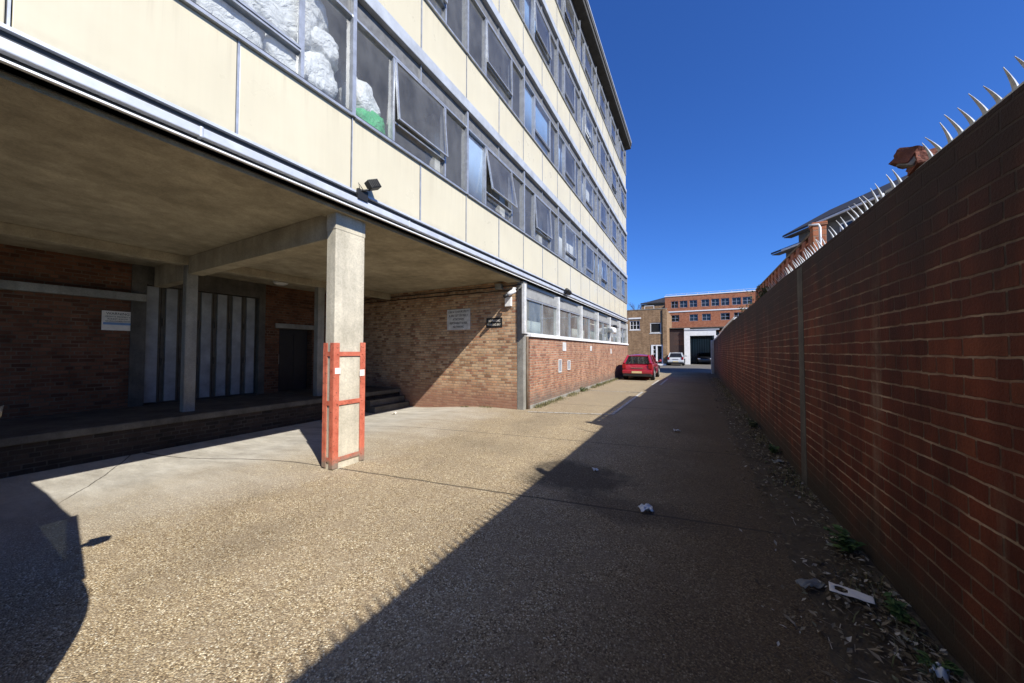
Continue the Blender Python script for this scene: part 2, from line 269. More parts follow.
# ---------------------------------------------------------------- geometry helpers
class MB:
    def __init__(s): s.v = []; s.f = []; s.mi = []
    def add(s, vs, fs, mi=0):
        o = len(s.v); s.v += [Vector(q) for q in vs]; s.f += [tuple(i + o for i in q) for q in fs]; s.mi += [mi] * len(fs); return s
    def box(s, x0, x1, y0, y1, z0, z1, mi=0, rot=None, piv=None):
        vs = [Vector((a, b, c)) for a in (x0, x1) for b in (y0, y1) for c in (z0, z1)]
        if rot is not None:
            pv = Vector(piv) if piv is not None else Vector(((x0 + x1) / 2, (y0 + y1) / 2, (z0 + z1) / 2))
            vs = [rot @ (q - pv) + pv for q in vs]
        return s.add(vs, [(0, 1, 3, 2), (4, 6, 7, 5), (0, 4, 5, 1), (2, 3, 7, 6), (0, 2, 6, 4), (1, 5, 7, 3)], mi)
    def quad(s, a, b, c, d, mi=0): return s.add([a, b, c, d], [(0, 1, 2, 3)], mi)
    def tube(s, pts, r, n=8, mi=0, cap=True):
        pts = [Vector(q) for q in pts]; rs = r if isinstance(r, (list, tuple)) else [r] * len(pts)
        o = len(s.v)
        for i, q in enumerate(pts):
            t = (pts[min(i + 1, len(pts) - 1)] - pts[max(i - 1, 0)]).normalized()
            a = t.orthogonal().normalized() if i == 0 else (a - t * a.dot(t)).normalized()
            b = t.cross(a)
            for k in range(n):
                an = 2 * math.pi * k / n; s.v.append(q + (a * math.cos(an) + b * math.sin(an)) * rs[i])
        for i in range(len(pts) - 1):
            for k in range(n):
                s.f.append((o + i * n + k, o + i * n + (k + 1) % n, o + (i + 1) * n + (k + 1) % n, o + (i + 1) * n + k)); s.mi.append(mi)
        if cap:
            s.f.append(tuple(o + k for k in reversed(range(n)))); s.mi.append(mi)
            e = o + (len(pts) - 1) * n; s.f.append(tuple(e + k for k in range(n))); s.mi.append(mi)
        return s
    def loft(s, rings, mi=0, cap=True, closed=True):
        n = len(rings[0]); o = len(s.v)
        for r in rings: s.v += [Vector(q) for q in r]
        for i in range(len(rings) - 1):
            for k in range(n if closed else n - 1):
                s.f.append((o + i * n + k, o + i * n + (k + 1) % n, o + (i + 1) * n + (k + 1) % n, o + (i + 1) * n + k)); s.mi.append(mi)
        if cap:
            s.f.append(tuple(o + k for k in reversed(range(n)))); s.mi.append(mi)
            e = o + (len(rings) - 1) * n; s.f.append(tuple(e + k for k in range(n))); s.mi.append(mi)
        return s
    def build(s, name, mats, parent=None, bevel=0.0, smooth=False, local=False, origin=None):
        me = bpy.data.meshes.new(name)
        off = Vector((0, 0, 0))
        if parent is not None and not local:
            q = parent
            while q is not None: off += q.location; q = q.parent
        if origin is not None: off = off + Vector(origin) if parent is not None else Vector(origin)
        me.from_pydata([tuple(q - off) for q in s.v], [], s.f)
        bm = bmesh.new(); bm.from_mesh(me); bmesh.ops.recalc_face_normals(bm, faces=bm.faces); bm.to_mesh(me); bm.free()
        uvl = me.uv_layers.new(name='UVMap')
        for pl in me.polygons:
            n = pl.normal; ax = max(range(3), key=lambda i: abs(n[i]))
            for li in pl.loop_indices:
                q = me.vertices[me.loops[li].vertex_index].co + off
                uvl.data[li].uv = ((q.y, q.z), (q.x, q.z), (q.x, q.y))[ax]
            pl.material_index = s.mi[pl.index]; pl.use_smooth = smooth
        for mm in (mats if isinstance(mats, (list, tuple)) else [mats]): me.materials.append(mm)
        o = bpy.data.objects.new(name, me); C.objects.link(o)
        if parent is not None: o.parent = parent
        if origin is not None: o.location = origin
        if bevel:
            b = o.modifiers.new('bevel', 'BEVEL'); b.width = bevel; b.segments = 2; b.limit_method = 'ANGLE'; b.angle_limit = R(40)
        return o
def B(*a, **k): return MB().box(*a, **k)
def tag(o, label=None, cat=None, group=None, kind=None):
    for k, v in (('label', label), ('category', cat), ('group', group), ('kind', kind)):
        if v: o[k] = v
    return o
def thing(name, loc, label, cat, group=None, rz=0.0):
    o = bpy.data.objects.new(name, None); C.objects.link(o); o.location = loc; o.rotation_euler = (0, 0, rz)
    o.empty_display_size = 0.2
    return tag(o, label, cat, group)
def text(body, size, mat, parent, loc, rot, name='lettering', align='CENTER', width=None):
    cu = bpy.data.curves.new(name, 'FONT'); cu.body = body; cu.size = size; cu.align_x = align; cu.align_y = 'CENTER'; cu.extrude = 0.001; cu.space_line = 1.05
    t = bpy.data.objects.new(name, cu); C.objects.link(t); bpy.context.view_layer.update()
    me = bpy.data.meshes.new_from_object(t.evaluated_get(bpy.context.evaluated_depsgraph_get())); bpy.data.objects.remove(t)
    me.materials.clear(); me.materials.append(mat)
    o = bpy.data.objects.new(name, me); C.objects.link(o); o.parent = parent
    off = Vector(loc); q = parent
    while q is not None: off -= q.location; q = q.parent
    o.location = off; o.rotation_euler = rot
    if width:
        w = o.dimensions.x
        xs = [v.co.x for v in me.vertices]; w = max(xs) - min(xs)
        if w > 0: o.scale = (width / w, 1, 1)
    return o

# ---------------------------------------------------------------- setting
def grid(xs, ys, zf):
    b = MB(); nx, ny = len(xs), len(ys)
    b.add([(x_, y_, zf(x_, y_)) for y_ in ys for x_ in xs], [(j * nx + i, j * nx + i + 1, (j + 1) * nx + i + 1, (j + 1) * nx + i) for j in range(ny - 1) for i in range(nx - 1)])
    return b
def sst(a, b, t):
    t = min(1, max(0, (t - a) / (b - a))); return t * t * (3 - 2 * t)
def gz(x_, y_):
    z_ = -0.23 * sst(-4.9, -8.4, x_) * (1 - sst(8.3, 9.2, y_))
    return z_ + 0.006 * noise.noise((x_ * 0.5, y_ * 0.5, 0)) * (1 if -8.6 < x_ < 0.9 else 0)
g = B(-700, 700, -700, 700, -0.9, -0.4).build('ground', M['asphalt']); tag(g, kind='structure')
xs = [-9.2 + 0.2 * i for i in range(53)] + [1.35]
ys = [-7 + 0.25 * i for i in range(int(36 / 0.25) + 1)]
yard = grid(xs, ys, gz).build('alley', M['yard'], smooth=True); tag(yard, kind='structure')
ry = grid([-60, -20, 1.0, 40], [28.996, 40, 80, 120], lambda a, b_: -0.006).build('rear_yard', M['asphalt']); tag(ry, kind='structure')
sy = grid([-60, -17, -9.15], [23.9, 29.1], lambda a, b_: -0.01).build('side_yard', M['asphalt']); tag(sy, kind='structure')
# worn white bay lines
def strip(pts, w):
    b = MB()
    for (x0, y0), (x1, y1) in zip(pts, pts[1:]):
        d = Vector((x1 - x0, y1 - y0, 0)).normalized(); nn = Vector((-d.y, d.x, 0)) * w / 2
        a, c_ = Vector((x0, y0, 0.011)), Vector((x1, y1, 0.011))
        b.quad(a - nn, a + nn, c_ + nn, c_ - nn)
    return b
pl = strip([(-1.88, 8.7), (-1.85, 14.1)], 0.09)
pl2 = strip([(-3.9, 8.08), (-1.9, 8.72)], 0.07); pl.add(pl2.v, pl2.f)
for q in (strip([(-3.95, 13.5), (-1.9, 13.9)], 0.07), strip([(-1.83, 17.2), (-1.8, 20.3)], 0.09), strip([(-1.5, 17.4), (-1.45, 21.4)], 0.10), strip([(-3.9, 19.0), (-1.9, 19.2)], 0.07)):
    pl.add(q.v, q.f)
tag(pl.build('road_marking', M['line']), kind='structure')
# strip of soil and debris along the boundary wall
ys = [-3 + 0.12 * i for i in range(250)]
def soilz(i, y_):
    w = 0.5 + 0.22 * noise.noise((0, y_ * 0.8, 3)) + 0.1 * noise.noise((0, y_ * 3, 5))
    prof = [(1.12, 0.075), (1.0, 0.055), (0.85, 0.035), (0.72, 0.022), (1.1 - w, -0.004)]
    x_, z_ = prof[i]
    return (x_ + 0.03 * noise.noise((i, y_ * 4, 0)), y_, z_ + (0.022 * noise.noise((x_ * 9, y_ * 7, 2)) if i < 4 else 0))
b = MB(); b.add([soilz(i, y_) for y_ in ys for i in range(5)], [(j * 5 + i, j * 5 + i + 1, (j + 1) * 5 + i + 1, (j + 1) * 5 + i) for j in range(len(ys) - 1) for i in range(4)])
tag(b.build('verge_soil', M['soil'], smooth=True), kind='structure')

# ---------------------------------------------------------------- office building
FX = -4.1; PW = 1.31; JY = 8.21; NP = 10; Y0 = JY - NP * PW; Y1 = JY + 12 * PW; SH = 2.94; B0 = 3.80
ob = thing('office_building', (FX, 8.0, 0), 'long four storey office block with cream panels and window bands over an open loading bay', 'building')
for s_ in range(4):
    b0 = B0 + s_ * SH
    for k in range(22):
        ya, yb = Y0 + k * PW, Y0 + (k + 1) * PW
        dx = random.uniform(-0.003, 0.003)
        B(FX - 0.05, FX + 0.012 + dx, ya + 0.014, yb - 0.014, b0 + 0.004, b0 + 0.985).build('spandrel_panel', M['cream'], ob, bevel=0.006)
    # joints behind the panels and the projecting ledge of the floor above
    b = B(FX - 0.09, FX - 0.006, Y0, Y1, b0, b0 + 0.99, 1)
    for k in range(23):
        ya = Y0 + k * PW; w_ = 0.02 if k % 2 else 0.012
        b.box(FX - 0.005, FX + 0.019, ya - w_ * 0.55, ya + w_ * 0.55, b0 + 0.002, b0 + 0.988)
    b.build('panel_rail', [M['alu'], M['dark_alu']], ob)
    if s_ < 3:
        b = B(FX - 0.3, FX + 0.075, Y0, Y1 + 0.02, b0 + 2.72, b0 + SH - 0.005).build('ledge', M['ledge'], ob, bevel=0.01)
    # structural floor, ceiling and interior
    B(-15.8, FX - 0.10, Y0, Y1, b0 - (0.25 if s_ else 0.03), b0 - 0.004).build('floor_slab', M['interior_ceiling'], ob)
    B(-8.2, -8.0, Y0 + 0.3, Y1 - 0.3, b0, b0 + 2.68).build('inner_wall', M['interior'], ob)
    B(FX - 0.14, FX - 0.094, Y0, Y1, b0, b0 + 1.0).build('inner_lining', M['interior_ceiling'], ob)
    for k in range(-5, 7):
        yc = JY + k * 2 * PW - 0.32
        if s_ < 2 or k > 0:
            b = B(FX - 0.80, FX - 0.55, yc, yc + 0.28, b0, b0 + 2.68)
            b.box(FX - 2.4, FX - 0.81, yc + 0.02, yc + 0.26, b0 + 2.3, b0 + 2.5, rot=Matrix.Rotation(R(24), 3, 'Y'), piv=(FX - 0.6, yc, b0 + 2.4))
            b.build('interior_column', M['interior_paint'], ob)
tilts = {(0, 2): 0, (0, 3): 5, (0, 4): 10, (0, 5): 4, (0, 6): 2, (1, 3): 3, (1, 4): 2, (1, 5): 0, (2, 4): 0, (2, 5): 4}
WB, WT, TT = 1.0, 2.385, 2.715        # window bottom, transom, top of the dark band over each floor level
for s_ in range(4):
    b0 = B0 + s_ * SH
    for k in range(-5, 6):
        ya, yb = JY + k * 2 * PW, JY + (k + 1) * 2 * PW; wi = k + 5
        if s_ == 3 and k < -1: pass
        y1_, y2_ = ya + 0.27 * 2 * PW, ya + 0.74 * 2 * PW; zs = b0 + 1.36
        f = MB()
        f.box(FX - 0.10, FX + 0.05, ya - 0.028, ya + 0.028, b0 + WB, b0 + TT)                      # main mullion
        if k == 5: f.box(FX - 0.10, FX + 0.05, yb - 0.03, yb + 0.03, b0 + WB, b0 + TT)
        f.box(FX - 0.10, FX + 0.055, ya + 0.028, yb - 0.028, b0 + WB - 0.012, b0 + WB + 0.022)       # sill
        f.box(FX - 0.09, FX + 0.030, ya + 0.028, yb - 0.028, b0 + WB + 0.024, b0 + WB + 0.052, 1)    # dark gasket
        f.box(FX - 0.08, FX + 0.035, ya + 0.028, yb - 0.028, b0 + WT - 0.016, b0 + WT + 0.016)
        for yy in (y1_, y2_): f.box(FX - 0.08, FX + 0.03, yy - 0.02, yy + 0.02, b0 + WB + 0.052, b0 + WT - 0.016)
        f.box(FX - 0.08, FX + 0.025, y1_ + 0.02, y2_ - 0.02, zs - 0.014, zs + 0.014)
        f.box(FX - 0.06, FX + 0.012, ya + PW - 0.012, ya + PW + 0.012, b0 + WT + 0.016, b0 + TT)
        fo = f.build('window', [M['alu'], M['dark_alu']], ob, origin=None)
        gx = FX - 0.02
        p_ = MB()
        for (a, c_, z0, z1) in ((ya + 0.02, y1_, b0 + WB + 0.04, b0 + WT), (y2_, yb - 0.02, b0 + WB + 0.04, b0 + WT), (y1_, y2_, b0 + WB + 0.04, zs)):
            p_.quad((gx, a, z0), (gx, c_, z0), (gx, c_, z1), (gx, a, z1))
        p_.build('pane', M['glass'], fo)
        B(FX - 0.05, FX - 0.018, ya + 0.03, yb - 0.03, b0 + WT + 0.01, b0 + TT + 0.02).build('transom_panel', M['dark_panel'], fo)
        t = tilts.get((s_, wi), random.choice((0, 0, 0, 0, 3)))
        rot = Matrix.Rotation(R(-t), 3, 'Y'); pv = (FX + 0.03, 0, b0 + WT - 0.03)
        a, c_, z0, z1 = y1_ + 0.024, y2_ - 0.024, zs + 0.018, b0 + WT - 0.02
        s2 = MB()
        for (q0, q1, r0, r1) in ((a, a + 0.026, z0, z1), (c_ - 0.026, c_, z0, z1), (a + 0.026, c_ - 0.026, z0, z0 + 0.026), (a + 0.026, c_ - 0.026, z1 - 0.026, z1)):
            s2.box(FX + 0.002, FX + 0.036, q0, q1, r0, r1, 0, rot, pv)
        gl = [rot @ (Vector(q) - Vector(pv)) + Vector(pv) for q in ((FX + 0.018, a + 0.03, z0 + 0.03), (FX + 0.018, c_ - 0.03, z0 + 0.03), (FX + 0.018, c_ - 0.03, z1 - 0.03), (FX + 0.018, a + 0.03, z1 - 0.03))]
        s2.quad(*gl, 1)
        s2.build('sash', [M['alu'], M['glass']], fo)
# blinds, boards and a net curtain behind some panes
def curtain(name, y0, y1, z0, z1, mat, x=FX - 0.16, fold=0.0):
    b = MB(); n_ = max(2, int((y1 - y0) / 0.02)); rows = []
    for zz in (z0, z1): rows.append([(x + fold * math.sin(i * 1.1 + 0.6 * math.sin(i * 0.31)), y0 + (y1 - y0) * i / n_, zz) for i in range(n_ + 1)])
    b.loft(rows, cap=False, closed=False)
    o = b.build(name, mat, ob, smooth=True); sm_ = o.modifiers.new('thick', 'SOLIDIFY'); sm_.thickness = 0.004
curtain('net_curtain', 3.03, 3.72, B0 + 1.35, B0 + 2.4, M['net'], FX - 0.75, 0.02)
curtain('blind', 5.64, 6.28, B0 + 1.03, B0 + 2.38, M['blue_board'], FX - 0.05)
curtain('blind', 8.24, 8.9, B0 + SH + 1.03, B0 + SH + 2.38, M['blue_blind'], FX - 0.06); curtain('blind', 8.94, 10.1, B0 + SH + 1.05, B0 + SH + 2.38, M['blue_blind'], FX - 0.06)
curtain('blind', 10.85, 12.1, B0 + SH + 1.4, B0 + SH + 2.38, M['blue_board']); curtain('blind', 13.5, 15.4, B0 + SH + 1.3, B0 + SH + 2.38, M['white_blind'])
curtain('blind', 11.6, 13.4, B0 + 1.05, B0 + 2.38, M['white_blind'], FX - 0.3); curtain('blind', 16.2, 17.9, B0 + 1.5, B0 + 2.38, M['blue_board'])
curtain('blind', 8.3, 9.4, B0 + 2 * SH + 1.2, B0 + 2 * SH + 2.38, M['blue_blind']); curtain('blind', 5.7, 7.4, B0 + 2 * SH + 1.7, B0 + 2 * SH + 2.38, M['white_blind'])
curtain('blind', 14.0, 15.7, B0 + 2 * SH + 1.0, B0 + 2 * SH + 2.38, M['white_blind'])
# fascia under the lowest panels
B(FX - 0.08, FX + 0.045, Y0, Y1 + 0.02, 3.768, 3.797).build('fascia_lip', M['alu_light'], ob)
B(FX - 0.12, FX + 0.004, Y0, Y1 + 0.01, 3.545, 3.766).build('fascia_board', M['dark_alu'], ob)
b = B(FX + 0.006, FX + 0.07, Y0, Y1 + 0.02, 3.60, 3.69)
for k in range(11): b.box(FX + 0.004, FX + 0.076, Y0 + k * 2.62 + 1.0, Y0 + k * 2.62 + 1.03, 3.592, 3.698)
b.build('gutter', M['alu_light'], ob, bevel=0.01)
B(FX - 0.10, FX + 0.04, Y0, Y1, 3.545, 3.562).build('drip_flashing', M['white'], ob)
B(FX - 0.5, FX - 0.122, Y0, Y1, 3.50, 3.72).build('edge_beam', M['conc_soffit'], ob)
# undercroft: soffit, beams, pillars, back walls, dock
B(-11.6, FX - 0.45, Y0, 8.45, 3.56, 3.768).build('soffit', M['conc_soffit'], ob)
B(-9.2, -4.49, 2.96, 3.20, 3.19, 3.558).build('beam', M['conc_soffit'], ob, bevel=0.008)
B(-11.1, -9.42, 2.97, 3.17, 3.10, 3.558).build('beam', M['conc_soffit'], ob, bevel=0.008)
B(-9.42, -9.21, Y0, 8.28, 3.38, 3.557).build('beam', M['conc_soffit'], ob, bevel=0.008)
B(-4.50, -4.30, 2.90, 3.36, -0.02, 3.53).build('pillar', M['conc'], ob, bevel=0.012)
B(-4.505, -4.294, 2.894, 3.366, 3.27, 3.54).build('pillar_head', M['conc'], ob, bevel=0.01)
B(-4.73, -4.30, Y0 + 0.2, Y0 + 0.63, -0.02, 3.53).build('pillar', M['conc'], ob, bevel=0.012)
for ya in (2.94, 5.72): B(-9.40, -9.22, ya, ya + 0.19, 0.34, 3.39).build('pillar', M['conc_grey'], ob, bevel=0.012)
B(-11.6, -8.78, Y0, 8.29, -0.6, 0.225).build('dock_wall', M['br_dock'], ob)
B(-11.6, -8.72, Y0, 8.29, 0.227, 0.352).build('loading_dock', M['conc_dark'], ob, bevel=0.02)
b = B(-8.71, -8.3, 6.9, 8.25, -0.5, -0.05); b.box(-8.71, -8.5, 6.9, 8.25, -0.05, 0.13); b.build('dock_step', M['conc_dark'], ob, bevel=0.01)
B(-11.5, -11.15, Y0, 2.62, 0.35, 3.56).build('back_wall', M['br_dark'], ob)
B(-11.5, -11.15, 5.32, 5.72, 0.35, 3.56).build('back_wall', M['br_dark'], ob)
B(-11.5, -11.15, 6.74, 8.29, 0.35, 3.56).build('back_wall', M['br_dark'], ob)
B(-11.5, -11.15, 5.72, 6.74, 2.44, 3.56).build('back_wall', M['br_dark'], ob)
B(-11.5, -11.10, 5.6, 6.86, 2.30, 2.44).build('lintel', M['conc_grey'], ob)
B(-11.14, -10.95, Y0, 2.82, 2.72, 2.88).build('lintel', M['conc_grey'], ob)
B(-11.5, -11.12, 2.62, 2.86, 0.35, 3.14).build('door_post', M['conc_dark'], ob); B(-11.5, -11.12, 5.16, 5.32, 0.35, 3.14).build('door_post', M['conc_dark'], ob)
B(-11.5, -11.12, 2.62, 5.32, 3.142, 3.56).build('lintel', M['conc_dark'], ob)
for i in range(7):
    ya = 2.82 + i * 0.335
    b = B(-11.36, -11.30, ya + 0.004, ya + 0.329, 0.37, 3.13, 1); b.box(-11.30, -11.25, ya + 0.075, ya + 0.275, 0.40, 3.12)
    for q in (1.25, 2.2): b.box(-11.29, -11.245, ya + 0.02, ya + 0.05, q, q + 0.18, 1)
    b.build('folding_door', [M['sheet'], M['timber_dark']], ob)
b = B(-11.46, -11.40, 5.74, 6.72, 0.36, 2.3); b.box(-11.40, -11.385, 5.86, 6.18, 0.55, 2.15); b.box(-11.40, -11.385, 6.28, 6.60, 0.55, 2.15)
d_ = b.build('door', M['black'], ob); B(-11.40, -11.35, 5.80, 5.83, 1.2, 1.5).build('handle', M['alu'], d_)
B(-11.5, -4.335, 8.30, 8.56, -0.6, 3.555).build('side_wall', M['br_buff'], ob)
B(-4.33, -4.125, 8.293, 8.52, -0.05, 3.53).build('corner_pier', M['conc_grey'], ob, bevel=0.012)
B(-4.4, -4.05, 8.525, Y1 - 0.02, -0.1, 1.99).build('facade_wall', M['br_facade'], ob)
B(-4.6, -4.041, 8.53, Y1 - 0.01, -0.1, 0.10).build('plinth', M['conc_grey'], ob, bevel=0.01)
B(-15.9, -15.6, Y0, Y1, -0.3, 15.6).build('rear_wall', M['interior'], ob)
B(-15.6, -4.42, Y1 - 0.3, Y1 - 0.03, -0.3, 15.6).build('end_wall', M['render_grey'], ob)
B(-4.419, FX - 0.02, Y1 - 0.12, Y1 + 0.03, 0, 15.6).build('end_pier', M['conc_grey'], ob)
B(-15.6, -4.2, Y0 - 0.2, Y0 - 0.01, 3.4, 15.6).build('end_wall', M['render_grey'], ob)
b = B(-16.3, FX + 0.32, Y0 - 0.3, Y1 + 0.38, 15.58, 15.78); b.box(-16.3, FX + 0.36, Y0 - 0.3, Y1 + 0.42, 15.785, 16.05)
b.build('roof', M['roof_dark'], ob, bevel=0.02)
B(FX + 0.362, FX + 0.375, Y0 - 0.3, Y1 + 0.42, 15.98, 16.06).build('roof_edging', M['ledge'], ob)
# ground floor windows beyond the bay
B(-8.2, -8.0, 8.6, Y1 - 0.3, 0, 3.55).build('inner_wall', M['interior_ceiling'], ob)
B(-8.0, -4.4, 8.6, Y1 - 0.3, 0.0, 0.06).build('floor_slab', M['interior'], ob)
B(-8.0, -4.2, 8.57, Y1 - 0.3, 3.42, 3.50).build('ceiling', M['interior_ceiling'], ob)
B(FX - 0.24, FX - 0.125, 8.53, Y1, 3.31, 3.54).build('frieze', M['dark_panel'], ob)
for k in range(6):
    ya, yb = JY + k * 2.62, JY + (k + 1) * 2.62
    if k == 0: ya += 0.02
    f = B(FX - (0.12 if k else 0.024), FX + 0.06, ya - 0.055, ya + 0.065, 2.07, 3.42)
    if k == 5: f.box(FX - 0.12, FX + 0.06, yb - 0.1, yb - 0.01, 2.07, 3.42)
    f.box(FX - 0.10, FX + 0.012, ya + 0.065, yb - 0.055, 3.076, 3.30, 2)
    f.box(FX - 0.10, FX + 0.02, ya + 0.065, yb - 0.055, 2.075, 2.11)
    f.box(FX - 0.08, FX + 0.005, ya + 0.065, yb - 0.055, 3.03, 3.075, 1)
    f.box(FX - 0.07, FX + 0.002, ya + 1.30, ya + 1.322, 2.11, 3.03, 1)
    fo = f.build('window', [M['dirty_white'], M['alu'], M['head_panel']], ob, bevel=0.004)
    p_ = MB()
    for (a, c_, z0, z1) in ((ya + 0.06, ya + 1.30, 2.1, 3.04), (ya + 1.31, yb - 0.05, 2.1, 3.04)):
        p_.quad((FX - 0.04, a, z0), (FX - 0.04, c_, z0), (FX - 0.04, c_, z1), (FX - 0.04, a, z1))
    p_.build('pane', M['glass_gf'], fo)
    B(FX - 0.13, FX + 0.12, ya + (0.26 if k == 0 else 0.003), yb - 0.003, 1.995, 2.065).build('sill', M['white'], fo, bevel=0.006)
for (a, c_) in ((8.9, 10.6), (13.6, 15.6), (16.4, 18.4), (19.1, 20.8), (21.6, 23.2)):
    curtain('blind', a, c_, 2.08, 3.0 if a > 16 else 2.55, M['white_blind'], FX - 0.5)

# ---------------------------------------------------------------- things fixed to the building
gd = thing('column_guard', (-4.5, 3.1, 0), 'red painted steel angle guard bolted round the concrete pillar', 'guard')
L_ = 0.085; T_ = 0.012; px0, px1, py0, py1 = -4.505, -4.292, 2.895, 3.368
for (sx, sy) in ((1, -1), (1, 1), (-1, -1), (-1, 1)):
    cx_ = px1 + T_ if sx > 0 else px0 - T_; cy_ = py1 + T_ if sy > 0 else py0 - T_
    b = MB(); zt = 1.72 + random.uniform(-0.012, 0.012)
    b.box(*sorted((cx_, cx_ - sx * T_)), *sorted((cy_, cy_ - sy * L_)), 0.02, zt); b.box(*sorted((cx_ - sx * T_, cx_ - sx * L_)), *sorted((cy_, cy_ - sy * T_)), 0.02, zt)
    b.build('post', M['red_oxide'], gd, bevel=0.003)
for zz in (0.10, 0.86, 1.53):
    h_ = 0.06
    for xx in (px1, px0 - T_): B(xx + 0.001, xx + T_ - 0.001, py0 + L_ - 0.02, py1 - L_ + 0.02, zz, zz + h_).build('rail', M['red_oxide'], gd)
    for yy in (py0 - T_, py1): B(px0 + L_ - 0.02, px1 - L_ + 0.02, yy + 0.001, yy + T_ - 0.001, zz, zz + h_).build('rail', M['red_oxide'], gd)
for zz in (0.13, 0.89, 1.56):
    b = MB()
    for yy in (py0 + 0.045, py1 - 0.045): b.tube([(px1 + T_, yy, zz), (px1 + T_ + 0.010, yy, zz)], 0.011, 6)
    b.build('bolt', M['red_oxide'], gd)
B(px1 + T_ + 0.001, px1 + T_ + 0.004, py0 + 0.005, py0 + 0.085, 1.29, 1.37).build('sticker', M['paper'], gd)
B(px1 + T_ + 0.001, px1 + T_ + 0.004, py1 - 0.085, py1 - 0.005, 1.24, 1.33).build('sticker', M['paper'], gd)

def floodlight(loc, label, s=1.0):
    x_, y_, z_ = loc
    t = thing('floodlight', loc, label, 'light')
    rot = Matrix.Rotation(R(28), 3, 'X') @ Matrix.Rotation(R(-15), 3, 'Y')
    b = B(x_ + 0.05, x_ + 0.15, y_ - 0.01, y_ + 0.17, z_ + 0.06, z_ + 0.18, 0, rot)
    for i in range(5): b.box(x_ + 0.151, x_ + 0.165, y_ + 0.005 + i * 0.033, y_ + 0.02 + i * 0.033, z_ + 0.065, z_ + 0.175, 0, rot, (x_ + 0.1, y_ + 0.08, z_ + 0.12))
    b.build('lamp_housing', M['black'], t, bevel=0.01)
    b = B(x_ - 0.01, x_ + 0.03, y_ - 0.10, y_ + 0.06, z_ - 0.12, z_ + 0.02); b.tube([(x_ + 0.02, y_ - 0.05, z_), (x_ + 0.06, y_ + 0.0, z_ + 0.02), (x_ + 0.09, y_ + 0.07, z_ + 0.06)], 0.014)
    b.tube([(x_ + 0.02, y_ - 0.06, z_), (x_ + 0.03, y_ - 0.10, z_ + 0.09), (x_ + 0.05, y_ - 0.04, z_ + 0.01)], 0.007)
    b.build('bracket', M['black'], t)
    return t
floodlight((FX + 0.06, 3.12, 3.80), 'black floodlight on a bracket above the concrete pillar')
t = thing('bulkhead_light', (FX + 0.07, 11.35, 3.62), 'small dark lamp on the gutter above the ground floor windows', 'light')
b = MB(); b.tube([(FX + 0.07, 11.35, 3.62), (FX + 0.16, 11.35, 3.63)], 0.03); b.build('bracket', M['black'], t)
b = MB(); b.tube([(FX + 0.15, 11.2, 3.70), (FX + 0.17, 11.25, 3.72), (FX + 0.17, 11.55, 3.66), (FX + 0.15, 11.62, 3.63)], [0.03, 0.07, 0.09, 0.05], 12); b.build('lamp_housing', M['black'], t, smooth=True)
t = thing('security_camera', (-4.2, 8.1, 3.2), 'white security camera with black arm on the corner pier', 'camera')
b = MB(); b.tube([(-4.3, 8.14, 3.3), (-4.28, 8.0, 3.28), (-4.28, 7.95, 3.2)], 0.03); b.build('bracket', M['dirty_white'], t)
b = MB(); b.tube([(-4.22, 7.98, 3.22), (-4.30, 7.92, 3.16), (-4.38, 7.86, 3.10)], [0.055, 0.06, 0.055], 12); b.build('camera_body', M['white'], t, smooth=True)
b = MB(); b.tube([(-4.38, 7.86, 3.10), (-4.47, 7.80, 3.03)], [0.058, 0.045], 12); b.build('lens_hood', M['black'], t, smooth=True)
tag(B(-4.68, -4.48, 8.22, 8.298, 2.84, 3.10).build('alarm_box', M['white'], bevel=0.01), 'white alarm box on the buff brick wall beside the pier', 'box')
tag(B(-4.98, -4.78, 8.18, 8.298, 3.34, 3.50).build('junction_box', M['conc_grey'], bevel=0.01), 'grey junction box under the soffit at the head of the buff wall', 'box')
for (lab, za, zb) in (('upper black cable clipped along the top of the buff wall', 3.43, 3.47), ('lower black cable sagging along the top of the buff wall', 3.30, 3.36)):
    pts = [(-4.2 - 6.9 * i / 24, 8.265, za + (zb - za) * i / 24 - 0.02 * abs(math.sin(i * 1.2))) for i in range(25)]
    tag(MB().tube(pts, 0.014, 6).build('cable', M['black'], smooth=True), lab, 'cable')
tag(MB().tube([(-4.10, 8.46, 0.0), (-4.095, 8.46, 2.0)], 0.035, 10).build('downpipe', M['timber'], smooth=True), 'tan downpipe in the corner between the pier and the red brick wall', 'pipe')
def sign(name, lab, x0, x1, z0, z1, y, mat, frame=None):
    t = thing(name, ((x0 + x1) / 2, y, z0), lab, 'sign')
    B(x0, x1, y - 0.012, y - 0.001, z0, z1).build('board', mat, t, bevel=0.003); return t
RX = (R(90), 0, 0)
t = sign('wall_sign', 'white notice with five lines of dark lettering on the shaded buff wall', -6.77, -5.90, 2.24, 2.87, 8.30, M['dirty_white'])
for i, (s_, w_) in enumerate((('CARS & OTHER PROPERTY', 0.76), ('& ARE LEFT ENTIRELY', 0.70), ('AT THE OWNERS', 0.42), ('RESPONSIBILITY & RISK', 0.66), ('NO PARKING', 0.40))):
    text(s_, 0.095, M['black'], t, (-6.335, 8.286, 2.79 - i * 0.115), RX, width=w_)
t = sign('wall_sign', 'black notice reading no parking loading bay at the edge of the sunlight', -5.33, -4.80, 2.27, 2.55, 8.30, M['black'])
text('NO PARKING', 0.09, M['paper'], t, (-5.065, 8.286, 2.46), RX, width=0.40); text('LOADING BAY', 0.09, M['paper'], t, (-5.065, 8.286, 2.35), RX, width=0.42)
RY = (R(90), 0, R(90))
t = thing('wall_sign', (-11.15, 2.4, 2.05), 'white warning notice on the dark brick at the back of the loading bay', 'sign')
